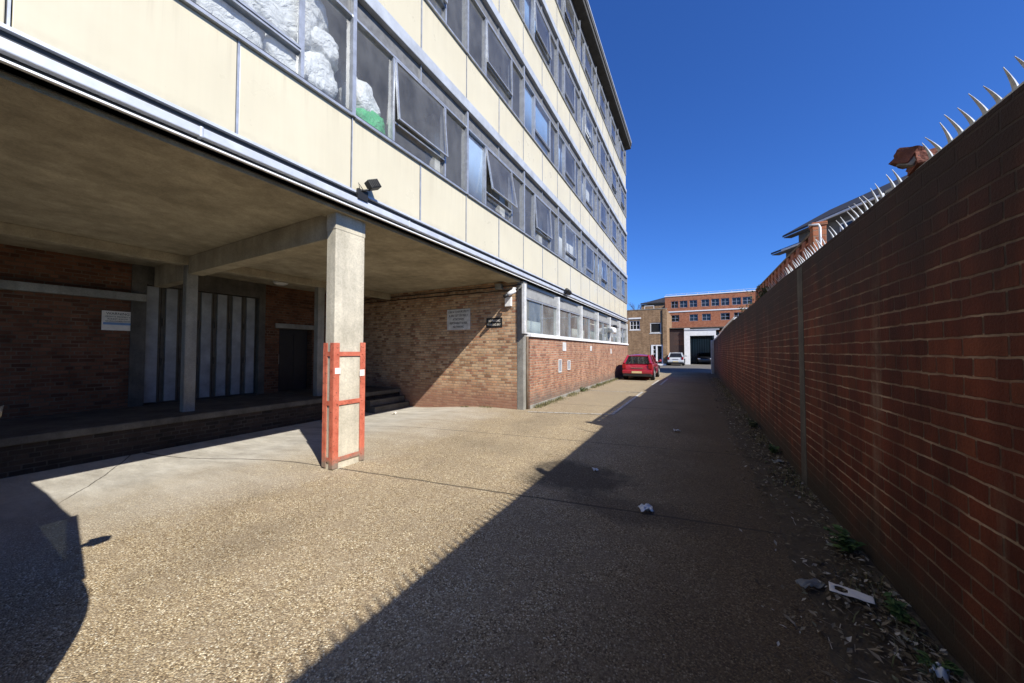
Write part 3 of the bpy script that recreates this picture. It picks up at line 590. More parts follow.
B(-11.148, -11.135, 2.20, 2.66, 2.05, 2.47).build('board', M['paper'], t); B(-11.134, -11.131, 2.22, 2.64, 2.17, 2.22).build('band', M['blue_blind'], t)
text('WARNING', 0.075, M['black'], t, (-11.131, 2.43, 2.41), RY, width=0.34)
for i, w_ in enumerate((0.36, 0.30, 0.36)): text('PRIVATE PROPERTY' if i == 0 else ('KEEP OUT' if i == 1 else 'NO UNAUTHORISED ENTRY'), 0.04, M['black'], t, (-11.131, 2.43, 2.345 - i * 0.05), RY, width=w_)
t = thing('ceiling_lamp', (-10.3, 5.3, 3.5), 'round white lamp fixed under the loading bay soffit', 'lamp')
MB().tube([(-10.3, 5.3, 3.558), (-10.3, 5.3, 3.53)], 0.19, 20).build('base', M['dirty_white'], t)
MB().tube([(-10.3, 5.3, 3.53), (-10.3, 5.3, 3.49), (-10.3, 5.3, 3.46)], [0.17, 0.16, 0.09], 20).build('diffuser', M['white'], t, smooth=True)
for (yy, za, zb, w_, lab) in ((11.14, 1.60, 1.90, 0.34, 'pale square plate under the second window sill'), (14.6, 1.60, 1.82, 0.24, 'small white plate on red brick under the third sill'), (18.6, 1.45, 1.72, 0.2, 'small white plate on red brick nearest the red car')):
    tag(B(-4.049, -4.03, yy, yy + w_, za, zb).build('wall_plate', M['dirty_white'], bevel=0.003), lab, 'plate')
for (yy, za, zb, lab) in ((10.72, 0.88, 1.32, 'taller pale vent grille low on the red brick wall'), (11.62, 0.92, 1.26, 'shorter pale vent grille low on the red brick wall')):
    t = thing('vent_grille', (-4.05, yy, za), lab, 'vent')
    b = MB(); w_ = 0.30
    b.box(-4.049, -4.025, yy, yy + 0.035, za, zb); b.box(-4.049, -4.025, yy + w_ - 0.035, yy + w_, za, zb); b.box(-4.049, -4.025, yy + 0.035, yy + w_ - 0.035, za, za + 0.035); b.box(-4.049, -4.025, yy + 0.035, yy + w_ - 0.035, zb - 0.035, zb)
    b.build('frame', M['dirty_white'], t)
    b = MB(); n_ = int((zb - za - 0.07) / 0.035)
    for i in range(n_): b.box(-4.048, -4.034, yy + 0.036, yy + w_ - 0.036, za + 0.045 + i * 0.035, za + 0.066 + i * 0.035)
    b.build('louvre', M['ledge'], t)
t = thing('wall_fan', (FX + 0.05, 18.4, 2.6), 'white extractor outlet with black mouth in the fourth ground floor window', 'fan')
b = MB(); b.tube([(FX - 0.03, 18.55, 2.72), (FX + 0.16, 18.5, 2.75), (FX + 0.28, 18.38, 2.72), (FX + 0.32, 18.32, 2.55)], [0.12, 0.14, 0.14, 0.12], 12); b.build('hood', M['white'], t, smooth=True)
b = MB(); b.tube([(FX + 0.22, 18.7, 2.92), (FX + 0.30, 18.85, 2.92)], [0.09, 0.09], 12); b.build('mouth', M['black'], t)

# ---------------------------------------------------------------- sacks and boxes behind the first floor windows
def sack(name, loc, r, axis, label, mat, seed, stretch=(1, 1, 1.15), group=None):
    bm = bmesh.new(); bmesh.ops.create_icosphere(bm, subdivisions=4, radius=1.0)
    q = Vector((0, 0, 1)).rotation_difference(Vector(axis).normalized()).to_matrix()
    for v in bm.verts:
        n_ = v.co.normalized(); th_ = math.acos(max(-1, min(1, n_.z))); ph = math.atan2(n_.y, n_.x)
        rr = 1 + 0.20 * noise.noise(n_ * 1.6 + Vector((seed, 0, 0))) + 0.08 * noise.noise(n_ * 4 + Vector((0, seed, 0)))
        rr += 0.085 * math.sin(15 * ph + 2.5 * noise.noise(n_ * 3 + Vector((seed, 1, 0)))) * math.exp(-th_ / 0.75)
        if th_ < 0.3: rr += 0.18 * (0.3 - th_) / 0.3
        rr += 0.05 * abs(noise.noise(n_ * 6 + Vector((seed, seed, 0))))
        c_ = n_ * rr; v.co = q @ Vector((c_.x * stretch[0], c_.y * stretch[1], c_.z * stretch[2])) * r
    b = MB(); b.v = [v.co.copy() + Vector(loc) for v in bm.verts]; b.f = [tuple(v.index for v in f_.verts) for f_ in bm.faces]; b.mi = [0] * len(b.f); bm.free()
    for v in b.v:
        if v.x > FX - 0.055: v.x = FX - 0.055 - 0.012 * random.random()                 # pressed against the glass
    return tag(b.build(name, mat, smooth=True, origin=loc), label, 'sack', group)
sk = [((-4.48, 0.95, 5.18), 0.44, (0.4, 0.5, 0.6), 'white sack lying low behind the left end of the first floor glass'),
      ((-4.44, 1.62, 5.06), 0.40, (0.8, -0.2, 0.5), 'white sack sagging on the sill above the first panel joint'),
      ((-4.42, 2.20, 5.06), 0.31, (0.95, 0.25, 0.25), 'white knotted sack on the sill just right of the first panel joint'),
      ((-4.50, 1.40, 5.72), 0.42, (0.5, 0.3, -0.6), 'white sack piled on the middle of the heap behind the first floor window'),
      ((-4.46, 2.12, 5.62), 0.44, (0.85, 0.4, 0.25), 'large creased white sack leaning left of the window bar'),
      ((-4.40, 2.56, 5.14), 0.30, (0.8, 0.1, 0.6), 'white sack at the foot of the heap by the pale column'),
      ((-4.40, 2.64, 5.58), 0.25, (1, 0.05, 0.0), 'white tied sack with a star of pleats facing the glass'),
      ((-4.46, 2.50, 6.02), 0.27, (0.6, -0.4, 0.7), 'white sack at the top right of the heap'),
      ((-4.54, 0.60, 5.85), 0.45, (0.5, 0.3, 0.7), 'white sack piled high at the far left of the window'),
      ((-4.56, 1.70, 6.28), 0.40, (0.6, 0.2, 0.7), 'white sack topmost on the heap near the window head')]
for i, (l_, r_, a_, lab) in enumerate(sk): sack('rubble_sack', l_, r_, a_, lab, M['sack'], i * 3.7 + 1, (1, 1, 1.1), 'white sacks behind the first floor window')
sack('rubble_sack', (-4.46, 3.36, 5.30), 0.29, (0.3, -0.5, 0.9), 'white sack slumped on top of the green sack', M['sack'], 41.0, (0.95, 0.9, 1.25), 'white sacks behind the first floor window')
sack('green_sack', (-4.46, 3.42, 4.98), 0.31, (0.3, 0.8, 0.4), 'green sack on the sill behind the first floor window', M['green_sack'], 52.0, (1, 1, 1.1))
for (x_, y_, w_, d_, h_, rz, lab) in ((-4.6, 3.95, 0.3, 0.3, 1.16, 8, 'upright cardboard box behind the opening sash of the second bay'), (-4.55, 4.6, 0.25, 0.5, 1.12, -6, 'wide cardboard box low behind the second bay glass'), (-4.6, 7.55, 0.3, 0.35, 1.25, 5, 'cardboard box standing behind the third bay glass')):
    t = B(x_ - w_ / 2, x_ + w_ / 2, y_ - d_ / 2, y_ + d_ / 2, B0 + 0.002, B0 + h_ + 0.06, 0, Matrix.Rotation(R(rz), 3, 'Z'))
    t.quad((x_, y_ - d_ / 2, B0 + h_ + 0.06), (x_, y_ + d_ / 2, B0 + h_ + 0.06), (x_ + 0.12, y_ + d_ / 2, B0 + h_ + 0.16), (x_ + 0.12, y_ - d_ / 2, B0 + h_ + 0.16))
    tag(t.build('cardboard_box', M['card']), lab, 'box')

# ---------------------------------------------------------------- boundary wall, spikes, fence
WX = 1.10; WZ = 2.62
bw = thing('boundary_wall', (WX, 8, 0), 'tall old red brick boundary wall along the right side of the alley', 'wall')
b = MB(); ny = 120; ysw = [-4 + (27.4 + 4) * i / ny for i in range(ny + 1)]
def wx(y_): return 0.02 * noise.noise((y_ * 0.25, 0, 0))
def wz(y_): return WZ - 0.30 * sst(12.5, 27, y_) + 0.012 * noise.noise((y_ * 0.9, 4, 0))
b.loft([[(WX + wx(y_), y_, -0.1), (WX + wx(y_), y_, wz(y_)), (WX + 0.23 + wx(y_), y_, wz(y_)), (WX + 0.23 + wx(y_), y_, -0.1)] for y_ in ysw])
b.build('brickwork', M['br_wall'], bw)
b = MB(); yc_ = [13.2 + 14.2 * i / 30 for i in range(31)]
b.loft([[(WX - 0.02 + wx(y_), y_, wz(y_) + 0.012), (WX - 0.02 + wx(y_), y_, wz(y_) + 0.09), (WX + 0.25 + wx(y_), y_, wz(y_) + 0.09), (WX + 0.25 + wx(y_), y_, wz(y_) + 0.012)] for y_ in yc_])
b.build('coping', M['white'], bw)
M['joint'] = concrete('joint_mortar', (0.13, 0.12, 0.10), (0.06, 0.055, 0.048), 3)
b = B(WX - 0.012, WX + 0.05, 5.03, 5.25, 0.0, 2.58); b.build('expansion_joint', M['joint'], bw, bevel=0.006)
# spike strips
def spike_mesh(lean, hgt, sw):
    b = MB(); rings = []
    for i in range(6):
        t = i / 5; w_ = 0.0125 * (1 - t) ** 0.8 + 0.0015; d_ = 0.006 * (1 - t) + 0.001
        x_ = -lean * t ** 1.3; z_ = hgt * t; y_ = sw * t
        rings.append([(x_ - d_, y_ - w_, z_), (x_ + d_, y_ - w_ * 0.2, z_), (x_ + d_, y_ + w_ * 0.2, z_), (x_ - d_, y_ + w_, z_)])
    b.loft(rings); return b
SPL = 1.88; labs = ['spike strip on the wall top behind the camera', 'spike strip on the wall top nearest the right edge of the view', 'galvanised spike strip with the broken brick lump lodged on it', 'galvanised spike strip just before the white pipe', 'farthest galvanised spike strip ending against the shrub']
lab2 = ['galvanised ' + labs[0], 'galvanised ' + labs[1]] + labs[2:]
for i in range(5):
    ya = -2.0 + i * SPL
    t = thing('wall_spike_strip', (WX + 0.05, ya, WZ), lab2[i], 'spikes', 'spike strips on the boundary wall')
    B(WX + 0.02, WX + 0.08, ya + 0.01, ya + SPL - 0.01, WZ + 0.006, WZ + 0.016).build('base_strip', M['galv'], t)
    n_ = 24
    for k in range(n_):
        yy = ya + (k + 0.5) * SPL / n_
        if random.random() < 0.05 or 2.70 < yy < 2.90: continue
        o = spike_mesh(random.uniform(0.034, 0.060), random.uniform(0.092, 0.120), random.uniform(-0.008, 0.010))
        o.v = [q + Vector((WX + 0.035, yy, WZ + 0.012)) for q in o.v]
        o.build('spike', M['galv'], t)
# broken lump of brickwork on the spikes
t = thing('broken_brick', (1.12, 2.75, 2.74), 'broken lump of red brick with mortar lodged on the wall spikes', 'brick')
def rock(name, c, dims, mat, seed, par, rot):
    bm = bmesh.new(); bmesh.ops.create_cube(bm, size=1.0); bmesh.ops.subdivide_edges(bm, edges=bm.edges, cuts=5, use_grid_fill=True)
    b = MB()
    for v in bm.verts:
        q = Vector((v.co.x * dims[0], v.co.y * dims[1], v.co.z * dims[2])); q *= 1 + 0.10 * noise.noise(v.co * 2.2 + Vector((seed, 0, 0))) + 0.08 * noise.noise(v.co * 9)
        b.v.append(rot @ q + Vector(c))
    b.f = [tuple(v.index for v in f_.verts) for f_ in bm.faces]; b.mi = [0] * len(b.f); bm.free()
    return b.build(name, mat, par)
rt = Matrix.Rotation(R(12), 3, 'X') @ Matrix.Rotation(R(28), 3, 'Y') @ Matrix.Rotation(R(30), 3, 'Z')
rock('brick_piece', (1.11, 2.82, 2.728), (0.085, 0.105, 0.09), M['terracotta'], 3, t, rt)
rock('brick_piece', (1.15, 2.79, 2.675), (0.09, 0.11, 0.075), M['terracotta'], 8, t, Matrix.Rotation(R(-15), 3, 'X'))
rock('mortar_lump', (1.10, 2.79, 2.69), (0.04, 0.09, 0.05), M['mortar'], 5, t, rt)
# rust red ribbed fence behind the wall
fx = 1.42
t = thing('ribbed_fence', (fx, 8.2, 0), 'rust red ribbed sheet fence rising behind the boundary wall', 'fence')
b = MB(); pts = []; yy = 5.98
while yy < 10.8:
    pts += [(fx, yy), (fx, yy + 0.17), (fx + 0.10, yy + 0.18), (fx + 0.10, yy + 0.33), (fx, yy + 0.34)]; yy += 0.34
b.loft([[(x_, y_, z_) for (x_, y_) in pts] for z_ in (0.0, 3.20)], cap=False, closed=False)
o = b.build('ribbed_sheet', M['rust_fence'], t); sm_ = o.modifiers.new('t', 'SOLIDIFY'); sm_.thickness = 0.012
B(fx - 0.012, fx + 0.07, 5.96, 10.85, 3.202, 3.235).build('capping', M['timber'], t)
B(fx - 0.01, fx + 0.1, 10.86, 10.96, 0, 3.24).build('post', M['timber'], t)
pr = B(1.38, 1.52, 5.82, 5.94, 0, 3.25); pr.box(1.37, 1.53, 5.81, 5.95, 3.252, 3.30)
tag(pr.build('brick_pier', M['br_red'], bevel=0.006), 'orange brick pier behind the boundary wall at the end of the ribbed fence', 'pier')
tag(MB().tube([(1.30, 5.20, 2.55), (1.30, 5.20, 3.05), (1.29, 5.21, 3.09), (1.20, 5.22, 3.10)], 0.013, 10).build('vent_pipe', M['white'], smooth=True), 'white pipe standing above the wall beside the orange brick pier', 'pipe')
tag(B(0.92, 1.20, 27.45, 27.85, -0.05, 2.35).build('gate_post', M['ledge'], bevel=0.02), 'pale grey gate post at the far end of the boundary wall', 'post')

# ---------------------------------------------------------------- houses behind the wall
def house(loc, rz, Lh, D, ze, rise, label, lower):
    t = thing('terraced_house', loc, label, 'house', None, rz)
    ov = 0.55
    B(0.6, Lh, 0.45, D, -0.4, ze - 0.12).build('wall', M['br_brown'] if lower else M['render_grey'], t, local=True)
    th_ = 0.12
    def rf(x0, x1):
        b = MB(); ps = [(-ov + 0.45, ze), (D / 2, ze + rise), (D + 0.3, ze)]
        pr_ = [(y_, z_) for y_, z_ in ps] + [(y_, z_ - th_) for y_, z_ in reversed(ps)]
        b.loft([[(x0, y_, z_) for y_, z_ in pr_], [(x1, y_, z_) for y_, z_ in pr_]]); return b
    rf(0, Lh + 0.5).build('roof', M['slate'], t, local=True)
    B(2.2 if Lh > 4 else 1.0, Lh + 0.48, -0.19, -0.09, ze - 0.19, ze - 0.07).build('gutter', M['white'], t, local=True, bevel=0.02)
    B(0.05, Lh + 0.4, -0.06, 0.44, ze - 0.18, ze - 0.13).build('soffit_board', M['render_grey'], t, local=True)
    for i in range(3): 
        w = B(1.2 + i * 2.2, 2.2 + i * 2.2, 0.40, 0.448, ze - 1.7, ze - 0.5).build('window', M['white'], t, local=True)
        B(1.28 + i * 2.2, 2.12 + i * 2.2, 0.39, 0.398, ze - 1.62, ze - 0.58).build('pane', M['car_glass'], w, local=True)
    return t
# eaves run from the far tip towards the near right
rz = math.atan2(-math.cos(R(27.5)), math.sin(R(27.5)))
house((5.15, 27.8, 0), rz, 5.7, 6.0, 9.12, 1.7, 'dark slate roofed house with white gutter above the wall spikes', False)
house((4.72, 29.0, 0), rz, 3.0, 5.0, 8.35, 1.0, 'lower slate roofed extension beyond the larger slate roofed house', False)

# ---------------------------------------------------------------- far end of the alley
def windows(par, x0, x1, z0, z1, y, frame, gl, cols=2, rows=2, fw=0.07, sill=None):
    b = MB(); yf, yb = y - 0.03, y + 0.05
    b.box(x0, x0 + fw, yf, yb, z0, z1); b.box(x1 - fw, x1, yf, yb, z0, z1); b.box(x0 + fw, x1 - fw, yf, yb, z0, z0 + fw); b.box(x0 + fw, x1 - fw, yf, yb, z1 - fw, z1)
    for i in range(1, cols): xx = x0 + (x1 - x0) * i / cols; b.box(xx - 0.025, xx + 0.025, yf + 0.005, yb, z0 + fw, z1 - fw)
    for j in range(1, rows):
        zz = z0 + (z1 - z0) * j / rows
        for i in range(cols):
            xa = x0 + (x1 - x0) * i / cols + (fw if i == 0 else 0.026); xb = x0 + (x1 - x0) * (i + 1) / cols - (fw if i == cols - 1 else 0.026)
            b.box(xa, xb, yf + 0.007, yb, zz - 0.02, zz + 0.02)
    w = b.build('window', frame, par)
    MB().quad((x0 + 0.02, y + 0.03, z0 + 0.02), (x1 - 0.02, y + 0.03, z0 + 0.02), (x1 - 0.02, y + 0.03, z1 - 0.02), (x0 + 0.02, y + 0.03, z1 - 0.02)).build('pane', gl, w)
    if sill: B(x0 - 0.08, x1 + 0.08, y - 0.09, y + 0.02, z0 - 0.09, z0 - 0.005).build('sill', sill, w)
    return w
def punched(x0, x1, z0, z1, y0, y1, holes):
    """a wall slab with window openings cut through it"""
    b = MB(); xs_ = sorted({x0, x1, *[h[0] for h in holes], *[h[1] for h in holes]}); zs_ = sorted({z0, z1, *[h[2] for h in holes], *[h[3] for h in holes]})
    for i in range(len(xs_) - 1):
        run = None
        for j in range(len(zs_) - 1):
            cx_, cz_ = (xs_[i] + xs_[i + 1]) / 2, (zs_[j] + zs_[j + 1]) / 2
            solid = not any(h[0] < cx_ < h[1] and h[2] < cz_ < h[3] for h in holes)
            if solid: run = [zs_[j], zs_[j + 1]] if run is None else [run[0], zs_[j + 1]]
            if (not solid or j == len(zs_) - 2) and run is not None: b.box(xs_[i], xs_[i + 1], y0, y1, *run); run = None
    bm = bmesh.new(); vs = [bm.verts.new(v) for v in b.v]
    for f_ in b.f: bm.faces.new([vs[i] for i in f_])
    bmesh.ops.remove_doubles(bm, verts=bm.verts, dist=1e-4)
    seen = {}
    for f_ in list(bm.faces): seen.setdefault(tuple(sorted(v.index for v in f_.verts)), []).append(f_)
    bm.verts.index_update(); seen = {}
    for f_ in list(bm.faces): seen.setdefault(tuple(sorted(v.index for v in f_.verts)), []).append(f_)
    bmesh.ops.delete(bm, geom=[f_ for v in seen.values() if len(v) > 1 for f_ in v], context='FACES_ONLY')
    bm.verts.index_update(); o = MB(); o.v = [v.co.copy() for v in bm.verts]; o.f = [tuple(v.index for v in f_.verts) for f_ in bm.faces]; o.mi = [0] * len(o.f); bm.free(); return o
BY = 42.0
t = thing('workshop', (-6, BY, 0), 'two storey brown brick workshop with a white framed door at the alley end', 'building')
hb = [(-6.85, -5.75, 4.10, 5.15), (-4.62, -3.45, 3.66, 4.84), (-4.55, -3.15, 0.12, 2.32), (-9.6, -8.4, 4.1, 5.15)]
punched(-16, -2.84, -0.1, 6.38, BY, BY + 0.3, hb).build('wall', M['br_brown'], t)
b = B(-16, -15.7, BY + 0.3, BY + 9, -0.1, 6.3); b.box(-3.14, -2.85, BY + 0.3, BY + 9, -0.1, 6.3); b.build('wall', M['br_brown'], t)
B(-15.7, -3.15, BY + 0.31, BY + 9, 6.0, 6.2).build('roof', M['roof_dark'], t)
B(-16, -3.15, BY + 2.5, BY + 2.6, 0, 6).build('inner_wall', M['interior'], t)
B(-16.02, -2.83, BY - 0.03, BY + 0.33, 6.382, 6.46).build('coping', M['conc_grey'], t)
B(-3.28, -2.84, BY - 0.12, BY - 0.001, -0.1, 6.36).build('pilaster', M['br_brown'], t)
B(-7.0, -5.6, BY - 0.06, BY - 0.002, 5.35, 5.52).build('lintel', M['white'], t)
windows(t, -6.85, -5.75, 4.10, 5.15, BY + 0.08, M['white'], M['far_glass'], 3, 2, 0.07, M['white'])
windows(t, -4.62, -3.45, 3.66, 4.84, BY + 0.06, M['dirty_white'], M['far_glass'], 1, 1, 0.10, M['dirty_white'])
windows(t, -9.6, -8.4, 4.10, 5.15, BY + 0.08, M['white'], M['far_glass'], 3, 2)
dr = B(-4.53, -4.30, BY - 0.05, BY + 0.12, 0.0, 2.30); dr.box(-4.02, -3.86, BY - 0.06, BY + 0.12, 0.3, 2.30); dr.box(-3.42, -3.17, BY - 0.05, BY + 0.12, 0.0, 2.30); dr.box(-4.30, -3.42, BY - 0.04, BY + 0.1, 2.18, 2.30)
for zz in (0.75, 1.25, 1.72): dr.box(-4.29, -4.03, BY, BY + 0.1, zz, zz + 0.05)
dr = dr.build('door', M['white'], t); MB().quad((-4.3, BY + 0.1, 0.1), (-3.42, BY + 0.1, 0.1), (-3.42, BY + 0.1, 2.2), (-4.3, BY + 0.1, 2.2)).build('pane', M['far_glass'], dr)
B(-4.65, -2.95, BY - 0.75, BY - 0.002, -0.1, 0.17).build('door_step', M['white'], t)
b = MB(); b.tube([(-5.25, BY + 0.5, 6.2), (-5.25, BY + 0.5, 6.86), (-4.25, BY + 0.5, 6.86), (-4.25, BY + 0.5, 6.2)], 0.035); tag(b.build('roof_rail', M['white']), 'white guard rail on the flat roof of the brown workshop', 'rail')
# garage
GY = 46.0
t = thing('garage', (0, GY, 0), 'garage with a white portal frame and dark brown side cladding', 'garage')
b = B(-1.24, -0.62, GY - 0.3, GY + 0.3, -0.05, 4.30); b.box(-0.62, 2.05, GY - 0.3, GY + 0.3, 3.40, 4.02); b.box(1.86, 2.4, GY - 0.3, GY + 0.3, -0.05, 3.40); b.build('portal_frame', M['white'], t, bevel=0.02)
b = MB()
for i in range(28): b.box(-2.9, -1.245, GY + 0.0, GY + 0.05, i * 0.15, i * 0.15 + 0.142)
b.build('cladding', M['brown_clad'], t)
B(-2.9, 4.5, GY - 0.2, GY + 9.0, 4.31, 4.42).build('roof', M['roof_dark'], t); B(-1.2, 2.4, GY - 0.35, GY - 0.305, 4.06, 4.2).build('gutter', M['ledge'], t)
B(-2.9, -2.84, GY + 0.06, GY + 8.9, 0, 4.30).build('wall', M['brown_clad'], t); B(4.2, 4.4, GY + 0.06, GY + 8.9, 0, 4.30).build('wall', M['brown_clad'], t)
b = MB()
for i in range(14): b.box(-1.2 + i * 0.28, -1.2 + i * 0.28 + 0.19, GY + 6.0, GY + 6.08, 0, 4.2); b.box(-1.2 + i * 0.28 + 0.19, -1.2 + (i + 1) * 0.28, GY + 6.03, GY + 6.06, 0, 4.2, 1)
b.build('ribbed_door', [M['p_dark'], M['black']], t)
# red brick offices
OY = 56.0
t = thing('brick_office', (3, OY, 0), 'three storey red brick office block with a pale band between window rows', 'building')
up = [(-3.19, -2.25), (-2.03, -1.02), (-0.74, 0.24), (0.77, 1.75), (2.02, 2.97), (3.2, 4.18), (4.5, 5.54), (5.72, 6.8), (8.0, 9.0), (9.3, 10.3)]
lo = [(-3.21, -2.11), (-0.76, 0.31), (0.84, 1.92), (3.12, 4.22), (4.7, 5.7), (8, 9.1)]
ho = [(a, c_, 8.0, 9.02) for a, c_ in up] + [(a, c_, 5.96, 6.94) for a, c_ in lo]
punched(-4.02, 16, -0.1, 9.72, OY, OY + 0.3, ho).build('wall', M['br_red'], t)
B(-4.02, -3.72, OY + 0.3, OY + 12, -0.1, 9.7).build('wall', M['br_red'], t)
B(-3.72, 16, OY + 2.2, OY + 2.3, 0, 9.6).build('inner_wall', M['interior'], t); B(-4.0, 16, OY + 0.31, OY + 12, 9.4, 9.6).build('roof', M['roof_dark'], t)
B(-3.7, 16, OY + 0.31, OY + 2.19, 7.3, 7.5).build('floor_slab', M['interior_ceiling'], t)
B(-4.06, 16, OY - 0.06, OY - 0.002, 7.36, 7.52).build('band', M['white'], t); B(-4.08, 16, OY - 0.06, OY + 0.36, 9.722, 9.86).build('coping', M['white'], t)
for a, c_ in up: windows(t, a, c_, 8.0, 9.02, OY + 0.12, M['alu'], M['far_glass'], 2, 2, 0.045, M['conc_grey'])
for a, c_ in lo: windows(t, a, c_, 5.96, 6.94, OY + 0.12, M['alu'], M['far_glass'], 2, 2, 0.045, M['conc_grey'])
b = MB()
for i in range(14): b.tube([(-3.9 + i * 1.4, OY + 0.15, 9.86), (-3.9 + i * 1.4, OY + 0.15, 10.1)], 0.025, 6)
b.tube([(-3.9, OY + 0.15, 10.1), (14.3, OY + 0.15, 10.1)], 0.025, 6)
tag(b.build('roof_rail', M['alu_light']), 'thin grey guard rail along the red brick office parapet', 'rail')
# dark roofed building behind
t = thing('warehouse', (-9, 66, 0), 'dark slate roofed warehouse beyond the brown workshop', 'building')
B(-8.2, -4.2, 62, 76, 0, 9.6).build('wall', M['br_brown'], t)
b = MB(); b.loft([[(-8.3, 61.8, 9.6), (-4.1, 61.8, 9.6), (-4.1, 61.8, 9.8), (-8.3, 61.8, 9.8)], [(-7.8, 66, 10.3), (-4.1, 66, 11.1), (-4.1, 66, 11.3), (-7.8, 66, 10.5)], [(-7.8, 72, 10.3), (-4.1, 72, 11.1), (-4.1, 72, 11.2), (-7.8, 72, 10.4)]]); b.build('roof', M['slate'], t)
# bare trees far off
def tree(loc, hgt, seed, label, leaf=None):
    rnd = random.Random(seed); t = thing('bare_tree', loc, label, 'tree', 'bare trees beyond the workshop')
    tr, cr_ = MB(), MB()
    def grow(pt, d, ln, r, lev, mb):
        e = pt + d * ln; mid = (pt + e) / 2 + Vector((rnd.uniform(-1, 1), rnd.uniform(-1, 1), 0)) * ln * 0.06
        mb.tube([pt, mid, e], [r, r * 0.85, r * 0.65], 5 if lev < 3 else 4, cap=False)
        if lev >= 6: return
        for _ in range(3 if lev < 5 else 3):
            dd = (d + Vector((rnd.uniform(-1, 1), rnd.uniform(-1, 1), rnd.uniform(-0.2, 0.8))) * 0.75).normalized()
            grow(e if rnd.random() < 0.6 else mid, dd, ln * rnd.uniform(0.62, 0.82), r * 0.62, lev + 1, cr_)
    grow(Vector(loc), Vector((0, 0, 1)), hgt * 0.28, hgt * 0.022, 0, tr)
    tr.build('trunk', M['bark'], t); cr_.build('crown', M['bark'], t)
tree((-10.4, 70, 0), 13, 3, 'bare grey tree left of the dark slate roof'); tree((-12.0, 76, 0), 13.5, 5, 'bare grey tree farthest left beyond the workshop')

